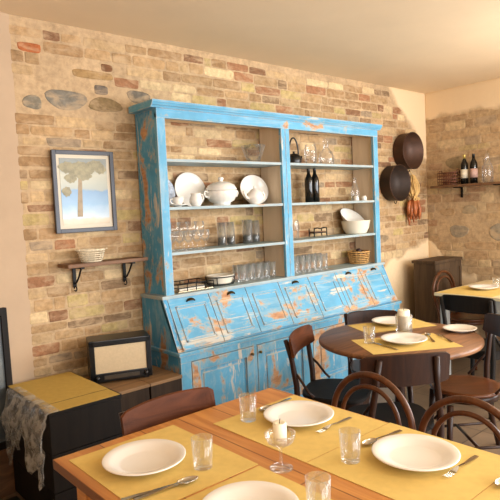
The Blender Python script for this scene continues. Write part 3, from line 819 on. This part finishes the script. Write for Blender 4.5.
def disc(mb, u, v, ru, rv):
    x, z = pc(u, v); pts = [(x+ru*math.cos(2*PI*k/18)*(1+.18*math.sin(5*k)), z+rv*math.sin(2*PI*k/18)*(1+.14*math.sin(3*k))) for k in range(18)]
    k0 = .0002*len(DN); DN.append(1); mb.prism(pts, -.0247-k0, -.0241, 1)
for u, v, ru, rv in ((.32, .80, .05, .035), (.5, .74, .055, .03), (.22, .70, .04, .03), (.42, .88, .055, .03), (.62, .82, .035, .025), (.75, .9, .06, .03), (.86, .84, .04, .03), (.15, .86, .05, .035), (.12, .5, .03, .03)): disc(m, u, v, ru, rv)
mp_ = m.build('foliage', M['tree'], pr); mp_.matrix_parent_inverse = Matrix.Identity(4); mp_.data.transform(Matrix.Translation(-pf.location))
x, z = pc(.36, .12); x2, z2 = pc(.42, .76)
tr0.prism([(x-.018, z), (x+.02, z), (x2+.010, z2), (x2-.012, z2)], -.0246, -.0241, 1)
tt = tr0.build('tree_trunk', M['trunk'], pr); tt.data.transform(Matrix.Translation(-pf.location))

ws = empty('wall_shelf', (-.30, -.01, 1.285), 'rustic wooden bracket shelf on brick wall below the picture', 'shelf')
part(MB().box((-.60, -.012, 1.262), (-.055, -.17, 1.285), .004), 'board', M['shelf_wood'], ws)
for bx in (-.50, -.15):
    m = MB(); m.box((bx-.011, -.012, 1.13), (bx+.011, -.020, 1.2615), .001); m.box((bx-.011, -.020, 1.250), (bx+.011, -.15, 1.2615), .001)
    m.tube([(bx, -.018, 1.15), (bx, -.05, 1.165), (bx, -.085, 1.20), (bx, -.11, 1.235), (bx, -.125, 1.252)], .006, 8)
    m.tube([(bx, -.022+.018*math.cos(a*.5), 1.13+.016*math.sin(a*.5)-.01) for a in range(12)], .004, 6)
    part(m, 'bracket', M['iron'], ws)

def woven_basket(name, loc, rb, rt_, h, mat, label, sx=1, sy=1, rows=6, n=30, handles=False, t=.004):
    e = empty(name, loc, label, 'basket')
    m = MB(); m.lathe([(0, 0), (rb, 0), (rb, .004), (0, .004)], n=30, sx=sx, sy=sy)
    for k in range(rows):
        z = .006+(h-.01)*k/(rows-1); r = rb+(rt_-rb)*(k/(rows-1))**.8
        pts = [((r+.002*math.cos(PI*j+k*PI))*math.cos(2*PI*j/(2*n))*sx, (r+.002*math.cos(PI*j+k*PI))*math.sin(2*PI*j/(2*n))*sy, z) for j in range(2*n)]
        m.tube(pts, t, 6, True)
    for j in range(n//2):
        a = 2*PI*j/(n//2); pts = []
        for k in range(4):
            f = k/3; r = rb+(rt_-rb)*f**.8; pts.append((r*math.cos(a)*sx, r*math.sin(a)*sy, .003+(h-.006)*f))
        m.tube(pts, t*.6, 5)
    m.build('weave', mat, e)
    MB().tube([(rt_*math.cos(2*PI*j/40)*sx, rt_*math.sin(2*PI*j/40)*sy, h) for j in range(40)], t*1.5, 8, True).build('rim', mat, e)
    if handles:
        for s in (-1, 1):
            MB().tube([(s*(rt_*sx+.018*math.sin(PI*k/8)), .03*math.cos(PI*k/8), h+.003) for k in range(9)], t, 6).build('handle', mat, e)
    return e
woven_basket('basket', (-.415, -.095, 1.2855), .055, .075, .075, M['white_wicker'], 'small whitewashed wicker basket on the rustic wall shelf', 1.15, .8, 6, 24, True)

# ------------------------------------------------------------------ copper pans and dried peppers on the wall
def pan(loc, r, dep, label, mat):
    e = empty('copper_pan', loc, label, 'pan')
    T = Matrix.Rotation(PI/2, 4, 'X')          # opening towards -Y
    MB().lathe([(0, 0), (r*.96, 0), (r*.985, .006), (r, dep), (r*1.012, dep+.003), (r*.985, dep+.002), (r*.965, .012), (0, .007)], n=48, mat=T).build('body', mat, e)
    MB().tube([(r*1.008*math.cos(2*PI*k/48), -dep-.001, r*1.008*math.sin(2*PI*k/48)) for k in range(48)], .004, 8, True).build('rim', M['copper'], e)
    MB().tube([(.022*math.cos(PI*k/10), -dep*.5, -r-.002-.024*math.sin(PI*k/10)) for k in range(11)], .004, 8).build('handle', M['iron'], e)
    return e
pan((3.175, -.0062, 2.105), .187, .125, 'round brown copper pan hung higher on the brick wall beside dresser', M['copper'])
pan((2.925, -.0062, 1.775), .180, .125, 'round dark copper pan hung lower, overlapping the upper pan', M['copper_dark'])

gb = empty('dried_pepper_bundle', (3.225, -.085, 1.88), 'hanging raffia bundle with orange dried peppers below the copper pans', 'pepper bundle')
m = MB()
for k in range(34):
    a = R.uniform(0, 2*PI); r = R.uniform(.02, .075)
    m.tube([(.02*math.cos(a), .015*math.sin(a), -.02), (r*math.cos(a), r*.8*math.sin(a), -.12), (r*1.1*math.cos(a+.4), r*.8*math.sin(a+.4), -.20), (.014*math.cos(a), .012*math.sin(a), -.27)], .006, 6)
m.tube([(0, 0, -.02), (0, .03, .02), (0, .068, .03), (0, .0825, .03)], .004, 6)
m.build('raffia_braid', M['raffia'], gb)
m = MB()
for s in (-1, 1):
    for q in (0, 1):
        m.tube([(0, -.02, -.27)]+[(s*(.035+.02*q)*math.sin(PI*k/6), -.03-.01*q, -.27+.03*math.cos(PI*k/6)*(1-q*.6)-.01*k/6*q) for k in range(1, 6)]+[(0, -.02, -.28)], .006, 6)
    m.tube([(0, -.03, -.275), (s*.03, -.035, -.31), (s*.05, -.03, -.35)], .005, 6)
m.build('bow', M['raffia'], gb)
for k in range(11):
    a = 2*PI*k/11; r = .036+.02*(k % 2); L = R.uniform(.14, .27); sx = R.uniform(-.02, .02)
    cx_, cy_ = r*math.cos(a), r*.8*math.sin(a)
    MB().tube([(cx_*.3, cy_*.3, -.275), (cx_, cy_, -.30), (cx_*1.3+sx*.5, cy_*1.2, -.30-L*.45), (cx_*1.2+sx, cy_, -.30-L*.8), (cx_*.9+sx*1.3, cy_, -.30-L)], [.005, .017, .021, .015, .003], 9).build('pepper', M['chili'], gb)

# ------------------------------------------------------------------ corner trunk, right wall shelf
tk = empty('trunk', (3.31, -.28, 0), 'tall plain brown wooden trunk in the far right corner', 'trunk')
m = MB(); m.box((3.08, -.40, 0), (3.60, -.16, .945), .004); part(m, 'body', M['corner_wood'], tk)
part(MB().box((3.065, -.415, .9452), (3.612, -.145, .975), .004), 'lid', M['corner_wood'], tk)
m = MB()
for x in (3.08, 3.56): m.box((x, -.408, .0), (x+.04, -.4003, .94), .001)
m.box((3.12, -.407, .88), (3.56, -.4003, .94), .001).box((3.12, -.407, .0), (3.56, -.4003, .06), .001)
part(m, 'trim', M['corner_wood'], tk)

rs = empty('wall_shelf', (XC-.01, -.6, 1.73), 'brown wooden shelf on the right brick wall holding two wine bottles', 'shelf')
part(MB().box((XC-.013, -1.35, 1.712), (XC-.20, -.16, 1.735), .003), 'board', M['shelf_wood'], rs)
for by in (-.42, -.84, -1.26):
    m = MB(); m.box((XC-.013, by-.012, 1.60), (XC-.02, by+.012, 1.7115), .001).box((XC-.02, by-.012, 1.701), (XC-.17, by+.012, 1.7115), .001)
    part(m, 'bracket', M['iron'], rs)
def wine_bottle(loc, label, s=1.0, lab=None, cap=None):
    e = empty('wine_bottle', loc, label, 'bottle')
    p = [(0, .0), (.034, 0), (.037, .004), (.037, .19), (.034, .21), (.022, .235), (.0145, .255), (.0135, .262)]
    MB().lathe([(r*s, z*s) for r, z in p]+[(0, .262*s)], n=28).build('body', M['black_glass'], e)
    MB().lathe([(0, .3*s), (.0145*s, .3*s), (.0152*s, .298*s), (.0148*s, .245*s+.017*s), (0, .262*s)], n=20).build('capsule', cap or M['black'], e)
    if lab: MB().lathe([(.0374*s, .06*s), (.0376*s, .06*s), (.0376*s, .15*s), (.0374*s, .15*s), (.0374*s, .06*s)], n=28).build('label', lab, e)
    return e
wine_bottle((3.535, -.495, 1.7355), 'dark wine bottle with cream label and pale capsule on right shelf', 1.0, M['label'], M['gold'])
wine_bottle((3.535, -.595, 1.7355), 'dark wine bottle with pale pinkish label and dark capsule on right shelf', 1.0, M['label_red'], M['black'])
tag(MB().lathe([(0, 0), (.05, 0), (.054, .005), (.054, .15), (.03, .2), (.02, .22), (.02, .28), (.024, .285), (.021, .285), (.017, .28), (.017, .22), (.05, .15), (.05, .008), (0, .008)], n=28)
    .build('glass_bottle', M['glass'], None, (3.53, -.74, 1.7355)), 'clear glass bottle on the right shelf beside the wine bottles', 'bottle')
# reddish wire rack on the shelf
wr = empty('wire_rack', (3.52, -.335, 1.7355), 'low rusty red wire rack on left end of right shelf', 'rack')
m = MB()
for z in (.006, .035, .065, .10, .13): m.tube([(.06, -.10, z), (.06, .10, z), (-.06, .10, z), (-.06, -.10, z)], .0045, 6, True)
for y in [-.1+.02*k for k in range(11)]:
    for x in (-.06, .06): m.tube([(x, y, .004), (x, y, .133)], .0035, 6)
    m.tube([(-.06, y, .006), (.06, y, .006)], .0035, 6)
m.build('frame', M['wire'], wr)
for s in (-1, 1): MB().tube([(.03*math.cos(PI*k/8), s*.1, .133+.025*math.sin(PI*k/8)) for k in range(9)], .004, 6).build('handle', M['wire'], wr)

# ------------------------------------------------------------------ things on the dresser shelves
S1, S2, S3, DK = SZ[0]+.0006, SZ[1]+.0006, SZ[2]+.0006, ZB+.0188
def standing_plate(name, x, z, r, label, mat, lean=.28, off=0, sx=1):
    m = MB(); m.lathe(plate_profile(r, .022), n=48, sx=sx)
    T = Matrix.Rotation(PI/2-lean, 4, 'X')
    m.bm.transform(T); zmin = min(v.co.z for v in m.bm.verts); ymax = max(v.co.y for v in m.bm.verts)
    o = m.build(name, mat, None, (x, -.016-off-ymax, z-zmin)); return tag(o, label, 'plate')
standing_plate('standing_plate', .15, S2, .115, 'blue patterned plate standing upright at left end of second shelf', M['patterned'], .2)
standing_plate('serving_plate', .40, S2, .128, 'large round white plate leaning behind cup and creamer', M['white'], .22, sx=1.05)
standing_plate('serving_plate', .972, S2, .118, 'oval white platter leaning behind the teapot', M['white'], .20, .055, sx=1.22)
def cup(x, y, z, label, r=.042, h=.058):
    e = empty('teacup', (x, y, z), label, 'cup')
    MB().lathe([(0, 0), (r*.5, 0), (r*.52, .004), (r*.85, h*.45), (r, h), (r*.95, h), (r*.8, h*.47), (r*.45, .008), (0, .008)], n=30).build('bowl', M['white'], e)
    MB().tube([(-r*.85, 0, h*.8), (-r*1.35, 0, h*.78), (-r*1.5, 0, h*.5), (-r*1.2, 0, h*.28), (-r*.72, 0, h*.3)], .004, 8).build('handle', M['white'], e)
    return e
sau = tag(MB().lathe(plate_profile(.062, .014, .5), n=36).build('saucer', M['white'], None, (.175, -.215, S2)), 'white saucer under the teacup on second shelf', 'saucer')
cup(.175, -.215, S2+.0072, 'white teacup on a saucer in front of the leaning plates')
e = empty('creamer', (.325, -.215, S2), 'small white creamer jug beside the teacup', 'jug')
MB().lathe([(0, 0), (.03, 0), (.032, .004), (.045, .03), (.044, .055), (.034, .078), (.038, .09), (.035, .09), (.031, .078), (.04, .055), (.04, .03), (0, .008)], n=30).build('body', M['white'], e)
MB().tube([(.034, 0, .082), (.06, 0, .078), (.065, 0, .05), (.042, 0, .028)], .004, 8).build('handle', M['white'], e)
# tureen
e = empty('soup_tureen', (.60, -.155, S2), 'big white lidded soup tureen in middle of second shelf', 'tureen')
MB().lathe([(0, 0), (.06, 0), (.064, .008), (.058, .016), (.092, .036), (.113, .075), (.115, .10), (.112, .110), (.106, .108), (.1, .08), (.07, .04), (0, .028)], n=48, sx=1.02, flute=.012, nf=16).build('bowl', M['white'], e)
MB().lathe([(.1145, .1105), (.113, .12), (.098, .148), (.06, .168), (.018, .175), (.013, .182), (.022, .194), (.018, .206), (0, .209)], n=48, sx=1.01).build('lid', M['white'], e)
for s in (-1, 1): MB().tube([(s*.12, 0, .10), (s*.15, 0, .105), (s*.157, 0, .085), (s*.145, 0, .066), (s*.112, 0, .062)], .007, 8).build('handle', M['white'], e)
# teapot
e = empty('teapot', (.865, -.225, S2), 'white china teapot in front of the oval platter', 'teapot')
MB().lathe([(0, 0), (.036, 0), (.038, .006), (.06, .03), (.066, .055), (.058, .082), (.036, .1), (.034, .102), (0, .102)], n=36).build('body', M['white'], e)
MB().lathe([(.036, .1022), (.032, .108), (.012, .118), (.006, .122), (.011, .13), (.008, .137), (0, .139)], n=28).build('lid', M['white'], e)
MB().tube([(-.058, 0, .045), (-.085, 0, .055), (-.1, 0, .08), (-.112, 0, .1)], [.014, .011, .008, .007], 10).build('spout', M['white'], e)
MB().tube([(.055, 0, .085), (.085, 0, .09), (.098, 0, .065), (.085, 0, .038), (.06, 0, .034)], .006, 8).build('handle', M['white'], e)
# glass bowl on the top shelf
tag(MB().lathe([(0, 0), (.045, 0), (.047, .006), (.07, .07), (.093, .135), (.095, .138), (.092, .138), (.067, .07), (.04, .01), (0, .01)], n=40, flute=.03, nf=12)
    .build('glass_bowl', M['glass'], None, (.955, -.13, S1)), 'fluted clear glass bowl on the top left shelf', 'bowl')
# coffee pot (moka) on the top right shelf
e = empty('kettle', (1.425, -.11, S1), 'small black kettle with tall bail handle on top right shelf', 'kettle'); e.scale = (1.2, 1.2, 1.25)
MB().lathe([(0, 0), (.048, 0), (.05, .004), (.053, .03), (.045, .06), (.035, .066), (0, .066)], n=30).build('body', M['black'], e)
MB().lathe([(.036, .0662), (.03, .072), (.008, .076), (.007, .082), (.010, .088), (0, .092)], n=24).build('lid', M['black'], e)
MB().tube([(.045, 0, .03), (.07, 0, .04), (.078, 0, .06)], [.01, .008, .006], 8).build('spout', M['black'], e)
MB().tube([(-.046*math.cos(PI*k/12), 0, .05+.13*math.sin(PI*k/12)**.8) for k in range(13)], .0055, 8).build('handle', M['black'], e)
# decanter and jar
e = empty('decanter', (1.845, -.10, S1), 'clear glass decanter with ball stopper on top right shelf', 'decanter'); e.scale = (1.15, 1.15, 1.22)
MB().lathe([(0, 0), (.056, 0), (.06, .006), (.062, .06), (.05, .095), (.024, .125), (.02, .14), (.024, .152), (.021, .152), (.016, .14), (.02, .124), (.046, .093), (.057, .06), (.054, .01), (0, .01)], n=32).build('body', M['glass'], e)
m = MB(); m.lathe([(0, .13), (.013, .132), (.0175, .1525), (.02, .156), (.0, .157)], n=20); m.ball((0, 0, .178), .022); m.build('stopper', M['glass'], e)
tag(MB().lathe([(0, 0), (.05, 0), (.053, .005), (.053, .15), (.046, .165), (.046, .18), (.043, .18), (.043, .165), (.049, .148), (.049, .008), (0, .008)], n=30)
    .build('glass_jar', M['glass'], None, (1.64, -.10, S1)), 'faint clear glass jar left of the decanter on top right shelf', 'jar')
# two dark bottles
wine_bottle((1.55, -.15, S2), 'slim black bottle standing at left in pair on middle right shelf', .95, None, M['black'])
wine_bottle((1.638, -.14, S2), 'slim black bottle standing at right in pair on middle right shelf', .97, None, M['black'])
e = tag(MB().lathe([(0, 0), (.034, 0), (.037, .004), (.037, .10), (.022, .14), (.014, .16), (.013, .205), (.016, .21), (.012, .21), (.010, .16), (.019, .138), (.033, .1), (.033, .008), (0, .008)], n=28)
        .build('glass_bottle', M['glass'], None, (2.17, -.15, S2)), 'tall clear glass bottle on middle right shelf near side panel', 'bottle')
for k, (x, lab) in enumerate(((2.12, 'small white salt pot left of the clear bottle'), (2.235, 'small white salt pot right of the clear bottle'))):
    tag(MB().lathe([(0, 0), (.02, 0), (.024, .006), (.024, .03), (.017, .042), (0, .046)], n=22).build('salt_pot', M['white'], None, (x, -.2, S2)), lab, 'pot')
# ribbed white bowls, one nested in a deeper one
tag(MB().lathe([(0, 0), (.09, 0), (.095, .006), (.118, .05), (.13, .115), (.133, .12), (.127, .12), (.112, .05), (.085, .012), (0, .012)], n=64, flute=.012, nf=32)
    .build('serving_bowl', M['cream'], None, (2.165, -.148, S3)), 'big ribbed cream bowl at the right on third right shelf', 'bowl')
m = MB(); m.lathe([(0, 0), (.05, 0), (.055, .006), (.10, .035), (.128, .07), (.131, .073), (.124, .073), (.095, .04), (.05, .012), (0, .012)], n=56)
T = Matrix.Rotation(.72, 4, 'X')@Matrix.Identity(4); m.bm.transform(T)
ym = max(v.co.y for v in m.bm.verts); zm = min(v.co.z for v in m.bm.verts)
tag(m.build('leaning_bowl', M['white'], None, (2.16, -.022-ym, S3+.058-zm)), 'wide white bowl nested and tilted inside the ribbed cream bowl', 'bowl')
# bottle trivet rack, small jar
e = empty('trivet_stand', (1.71, -.09, S3), 'small black iron stand with scrolled feet on third right shelf', 'stand')
m = MB(); m.tube([(-.08, -.03, .035), (.08, -.03, .035), (.08, .03, .035), (-.08, .03, .035)], .005, 6, True)
for x in (-.05, 0, .05): m.tube([(x, -.03, .035), (x, .03, .035)], .0045, 6)
for x in (-.08, .08):
    for y in (-.03, .03): m.tube([(x, y, .075), (x*1.02, y, .05), (x, y, .02), (x*1.05, y, .004)], .005, 6)
m.tube([(-.08, -.03, .075), (-.04, -.03, .078), (0, -.03, .07), (.04, -.03, .078), (.08, -.03, .075)], .006, 6)
m.build('frame', M['iron'], e)
MB().box((-.075, -.028, .0402), (.075, .028, .048), .002).build('tray', M['shelf_wood'], e)
tag(MB().lathe([(0, 0), (.042, 0), (.044, .004), (.044, .145), (.04, .16), (.037, .16), (.04, .145), (.04, .008), (0, .008)], n=28)
    .build('glass_jar', M['glass'], None, (1.40, -.10, S3)), 'clear glass jar at the left end of third right shelf', 'jar')
# third left shelf: stem glasses in two rows, then storage jars
gl = MB().lathe([(0, 0), (.03, 0), (.03, .002), (.008, .005), (.004, .012), (.004, .05), (.012, .056), (.026, .07), (.033, .10), (.031, .135), (.0295, .135), (.031, .10), (.024, .072), (0, .06)], n=24).build('stem_glass', M['glass'], None, (.10, -.215, S3))
tag(gl, 'clear stemmed glass in two close rows on third left shelf', 'glass', 'stem glasses on the third left shelf')
for r_ in range(2):
    for k in range(5):
        if r_ == 0 and k == 0: continue
        c = gl.copy(); COL.objects.link(c); c.location = (.10+k*.072+(.02 if r_ else 0), -.215+r_*.085, S3); c.scale = (1, 1, 1.0 if r_ == 0 else 1.45)
def storage_jar(x, y, label, fill, h=.15, r=.034, mat=None):
    e = empty('storage_jar', (x, y, S3), label, 'jar')
    MB().lathe([(0, 0), (r, 0), (r*1.03, .004), (r*1.03, h), (r*.97, h), (r*.97, .006), (0, .006)], n=26).build('glass_body', M['glass'], e)
    MB().lathe([(0, .0065), (r*.95, .0065), (r*.95, fill), (0, fill)], n=24).build('contents', mat or M['coffee'], e)
    return e
storage_jar(.635, -.09, 'glass jar with dark band, left of the first pair on third left shelf', .06, .175, .032)
storage_jar(.725, -.085, 'glass jar with dark band, right of the first pair on third left shelf', .058, .175, .032)
storage_jar(.89, -.09, 'tall glass jar of coffee, left of right hand pair on third left shelf', .065, .185, .038)
storage_jar(.975, -.085, 'tall glass jar of coffee, right of right hand pair on third left shelf', .065, .175, .036)
# bottom deck left: wire tray, fluted dish, row of glasses
e = empty('serving_tray', (.265, -.15, DK), 'rectangular metal serving tray with wire rails at lower left of dresser', 'tray')
MB().box((-.15, -.1, .0), (.15, .1, .008), .002).build('base', M['steel_tray'], e)
m = MB()
for z in (.03, .055): m.tube([(-.15, -.1, z), (.15, -.1, z), (.15, .1, z), (-.15, .1, z)], .004, 6, True)
for x in (-.15, -.075, 0, .075, .15):
    for y in (-.1, .1): m.tube([(x, y, .006), (x, y, .055)], .0035, 6)
m.build('wire_rail', M['iron'], e)
MB().box((-.12, -.07, .0085), (.10, .06, .03), .004).build('folded_cloth', M['cream'], e)
e = empty('baking_dish', (.555, -.15, DK), 'fluted cream baking dish in a wire holder on dresser deck', 'dish')
MB().lathe([(0, .012), (.08, .012), (.085, .018), (.105, .07), (.108, .073), (.101, .073), (.08, .02), (0, .02)], n=64, flute=.02, nf=26, sx=1.05, sy=.85).build('dish', M['cream'], e)
m = MB(); m.tube([(.118*math.cos(2*PI*k/36), .097*math.sin(2*PI*k/36), .062) for k in range(36)], .004, 6, True)
for a in (PI/4, 3*PI/4, 5*PI/4, 7*PI/4): m.tube([(.118*math.cos(a), .097*math.sin(a), .064), (.11*math.cos(a), .09*math.sin(a), .02), (.1*math.cos(a), .085*math.sin(a), .004)], .0035, 6)
m.tube([(.1*math.cos(2*PI*k/30), .085*math.sin(2*PI*k/30), .006) for k in range(30)], .0035, 6, True)
m.build('holder', M['iron'], e)
g0 = tumbler((.72, -.2, DK), .032, .125, 'clear drinking glass in close rows at left deck of dresser', 'drinking glasses on the left deck')
for r_ in range(2):
    for k in range(5):
        if r_ == 0 and k == 0: continue
        c = g0.copy(); COL.objects.link(c); c.location = (.72+k*.078+.015*r_, -.2+.08*r_, DK)
g1 = tumbler((1.29, -.2, DK), .033, .14, 'clear drinking glass in rows at right deck of dresser', 'drinking glasses on the right deck')
for r_ in range(2):
    for k in range(6):
        if r_ == 0 and k == 0: continue
        c = g1.copy(); COL.objects.link(c); c.location = (1.29+k*.072+.02*r_, -.2+.085*r_, DK)
woven_basket('basket', (2.20, -.145, DK), .085, .105, .11, M['wicker'], 'tan wicker basket filled with dark things at right deck of dresser', 1, .9, 7, 28, False, .005)
for k in range(7):
    a = k*2*PI/6; r = 0 if k == 6 else .052
    tag(MB().ball((0, 0, 0), .027, (1, 1, .9)).build('dark_fruit', M['fruit'], None, (2.20+r*math.cos(a), -.145+r*.85*math.sin(a), DK+.095+(.022 if k == 6 else 0))),
        'dark round fruit in the tan wicker basket', 'fruit', 'dark fruit in the wicker basket')

# ------------------------------------------------------------------ lights
def area(name, loc, target, size, power, color, sy=None):
    l = bpy.data.lights.new(name, 'AREA'); l.energy = power; l.color = color; l.size = size
    if sy: l.shape = 'RECTANGLE'; l.size_y = sy
    o = bpy.data.objects.new(name, l); COL.objects.link(o); o.location = loc
    o.rotation_euler = (Vector(target)-Vector(loc)).to_track_quat('-Z', 'Y').to_euler(); return o
area('side_window_light', (XC-.05, -3.8, 1.65), (0, -2.6, 1.2), 2.3, 135, (.94, .97, 1), 1.6)
area('street_window_light', (1.6, -6.4, 1.5), (.8, 0, 1.3), 2.8, 175, (.92, .96, 1), 2.0)
area('front_window_light', (-1.0, -6.4, 1.6), (-.2, 0, 1.2), 2.3, 75, (.92, .96, 1), 1.7)
def lamp(loc, power, color=(1, .9, .76), r=.12):
    l = bpy.data.lights.new('ceiling_lamp_light', 'POINT'); l.energy = power; l.color = color; l.shadow_soft_size = r
    o = bpy.data.objects.new('ceiling_lamp_light', l); COL.objects.link(o); o.location = loc
lamp((2.5, -2.3, 2.05), 28, r=.25)
lamp((.2, -3.9, 2.3), 20)
w = bpy.data.worlds.new('world'); SC.world = w; w.use_nodes = True
bg = w.node_tree.nodes['Background']; bg.inputs[0].default_value = (.9, .95, 1, 1); bg.inputs[1].default_value = 1.0

# ------------------------------------------------------------------ camera
f_, pitch, roll, yaw = 557.93, -.06804, -.04606, .71704
fwv = Vector((math.sin(yaw)*math.cos(pitch), math.cos(yaw)*math.cos(pitch), math.sin(pitch)))
r0 = Vector((math.cos(yaw), -math.sin(yaw), 0)); u0 = r0.cross(fwv)
rv = r0*math.cos(roll)+u0*math.sin(roll); uv = u0*math.cos(roll)-r0*math.sin(roll)
cd = bpy.data.cameras.new('camera'); cam = bpy.data.objects.new('camera', cd); COL.objects.link(cam)
cd.sensor_width = 36; cd.lens = f_/500*36; cd.clip_start = .02
mw = Matrix((rv, uv, -fwv)).transposed().to_4x4(); mw.translation = Vector((-1.9585, -3.3799, 1.5511)); cam.matrix_world = mw
cd.dof.use_dof = False
SC.camera = cam
SC.view_settings.view_transform = 'Standard'; SC.view_settings.look = 'None'; SC.view_settings.gamma = 1; SC.view_settings.use_curve_mapping = False
SC.view_settings.exposure = 0.25
SC.cycles.transparent_max_bounces = 48
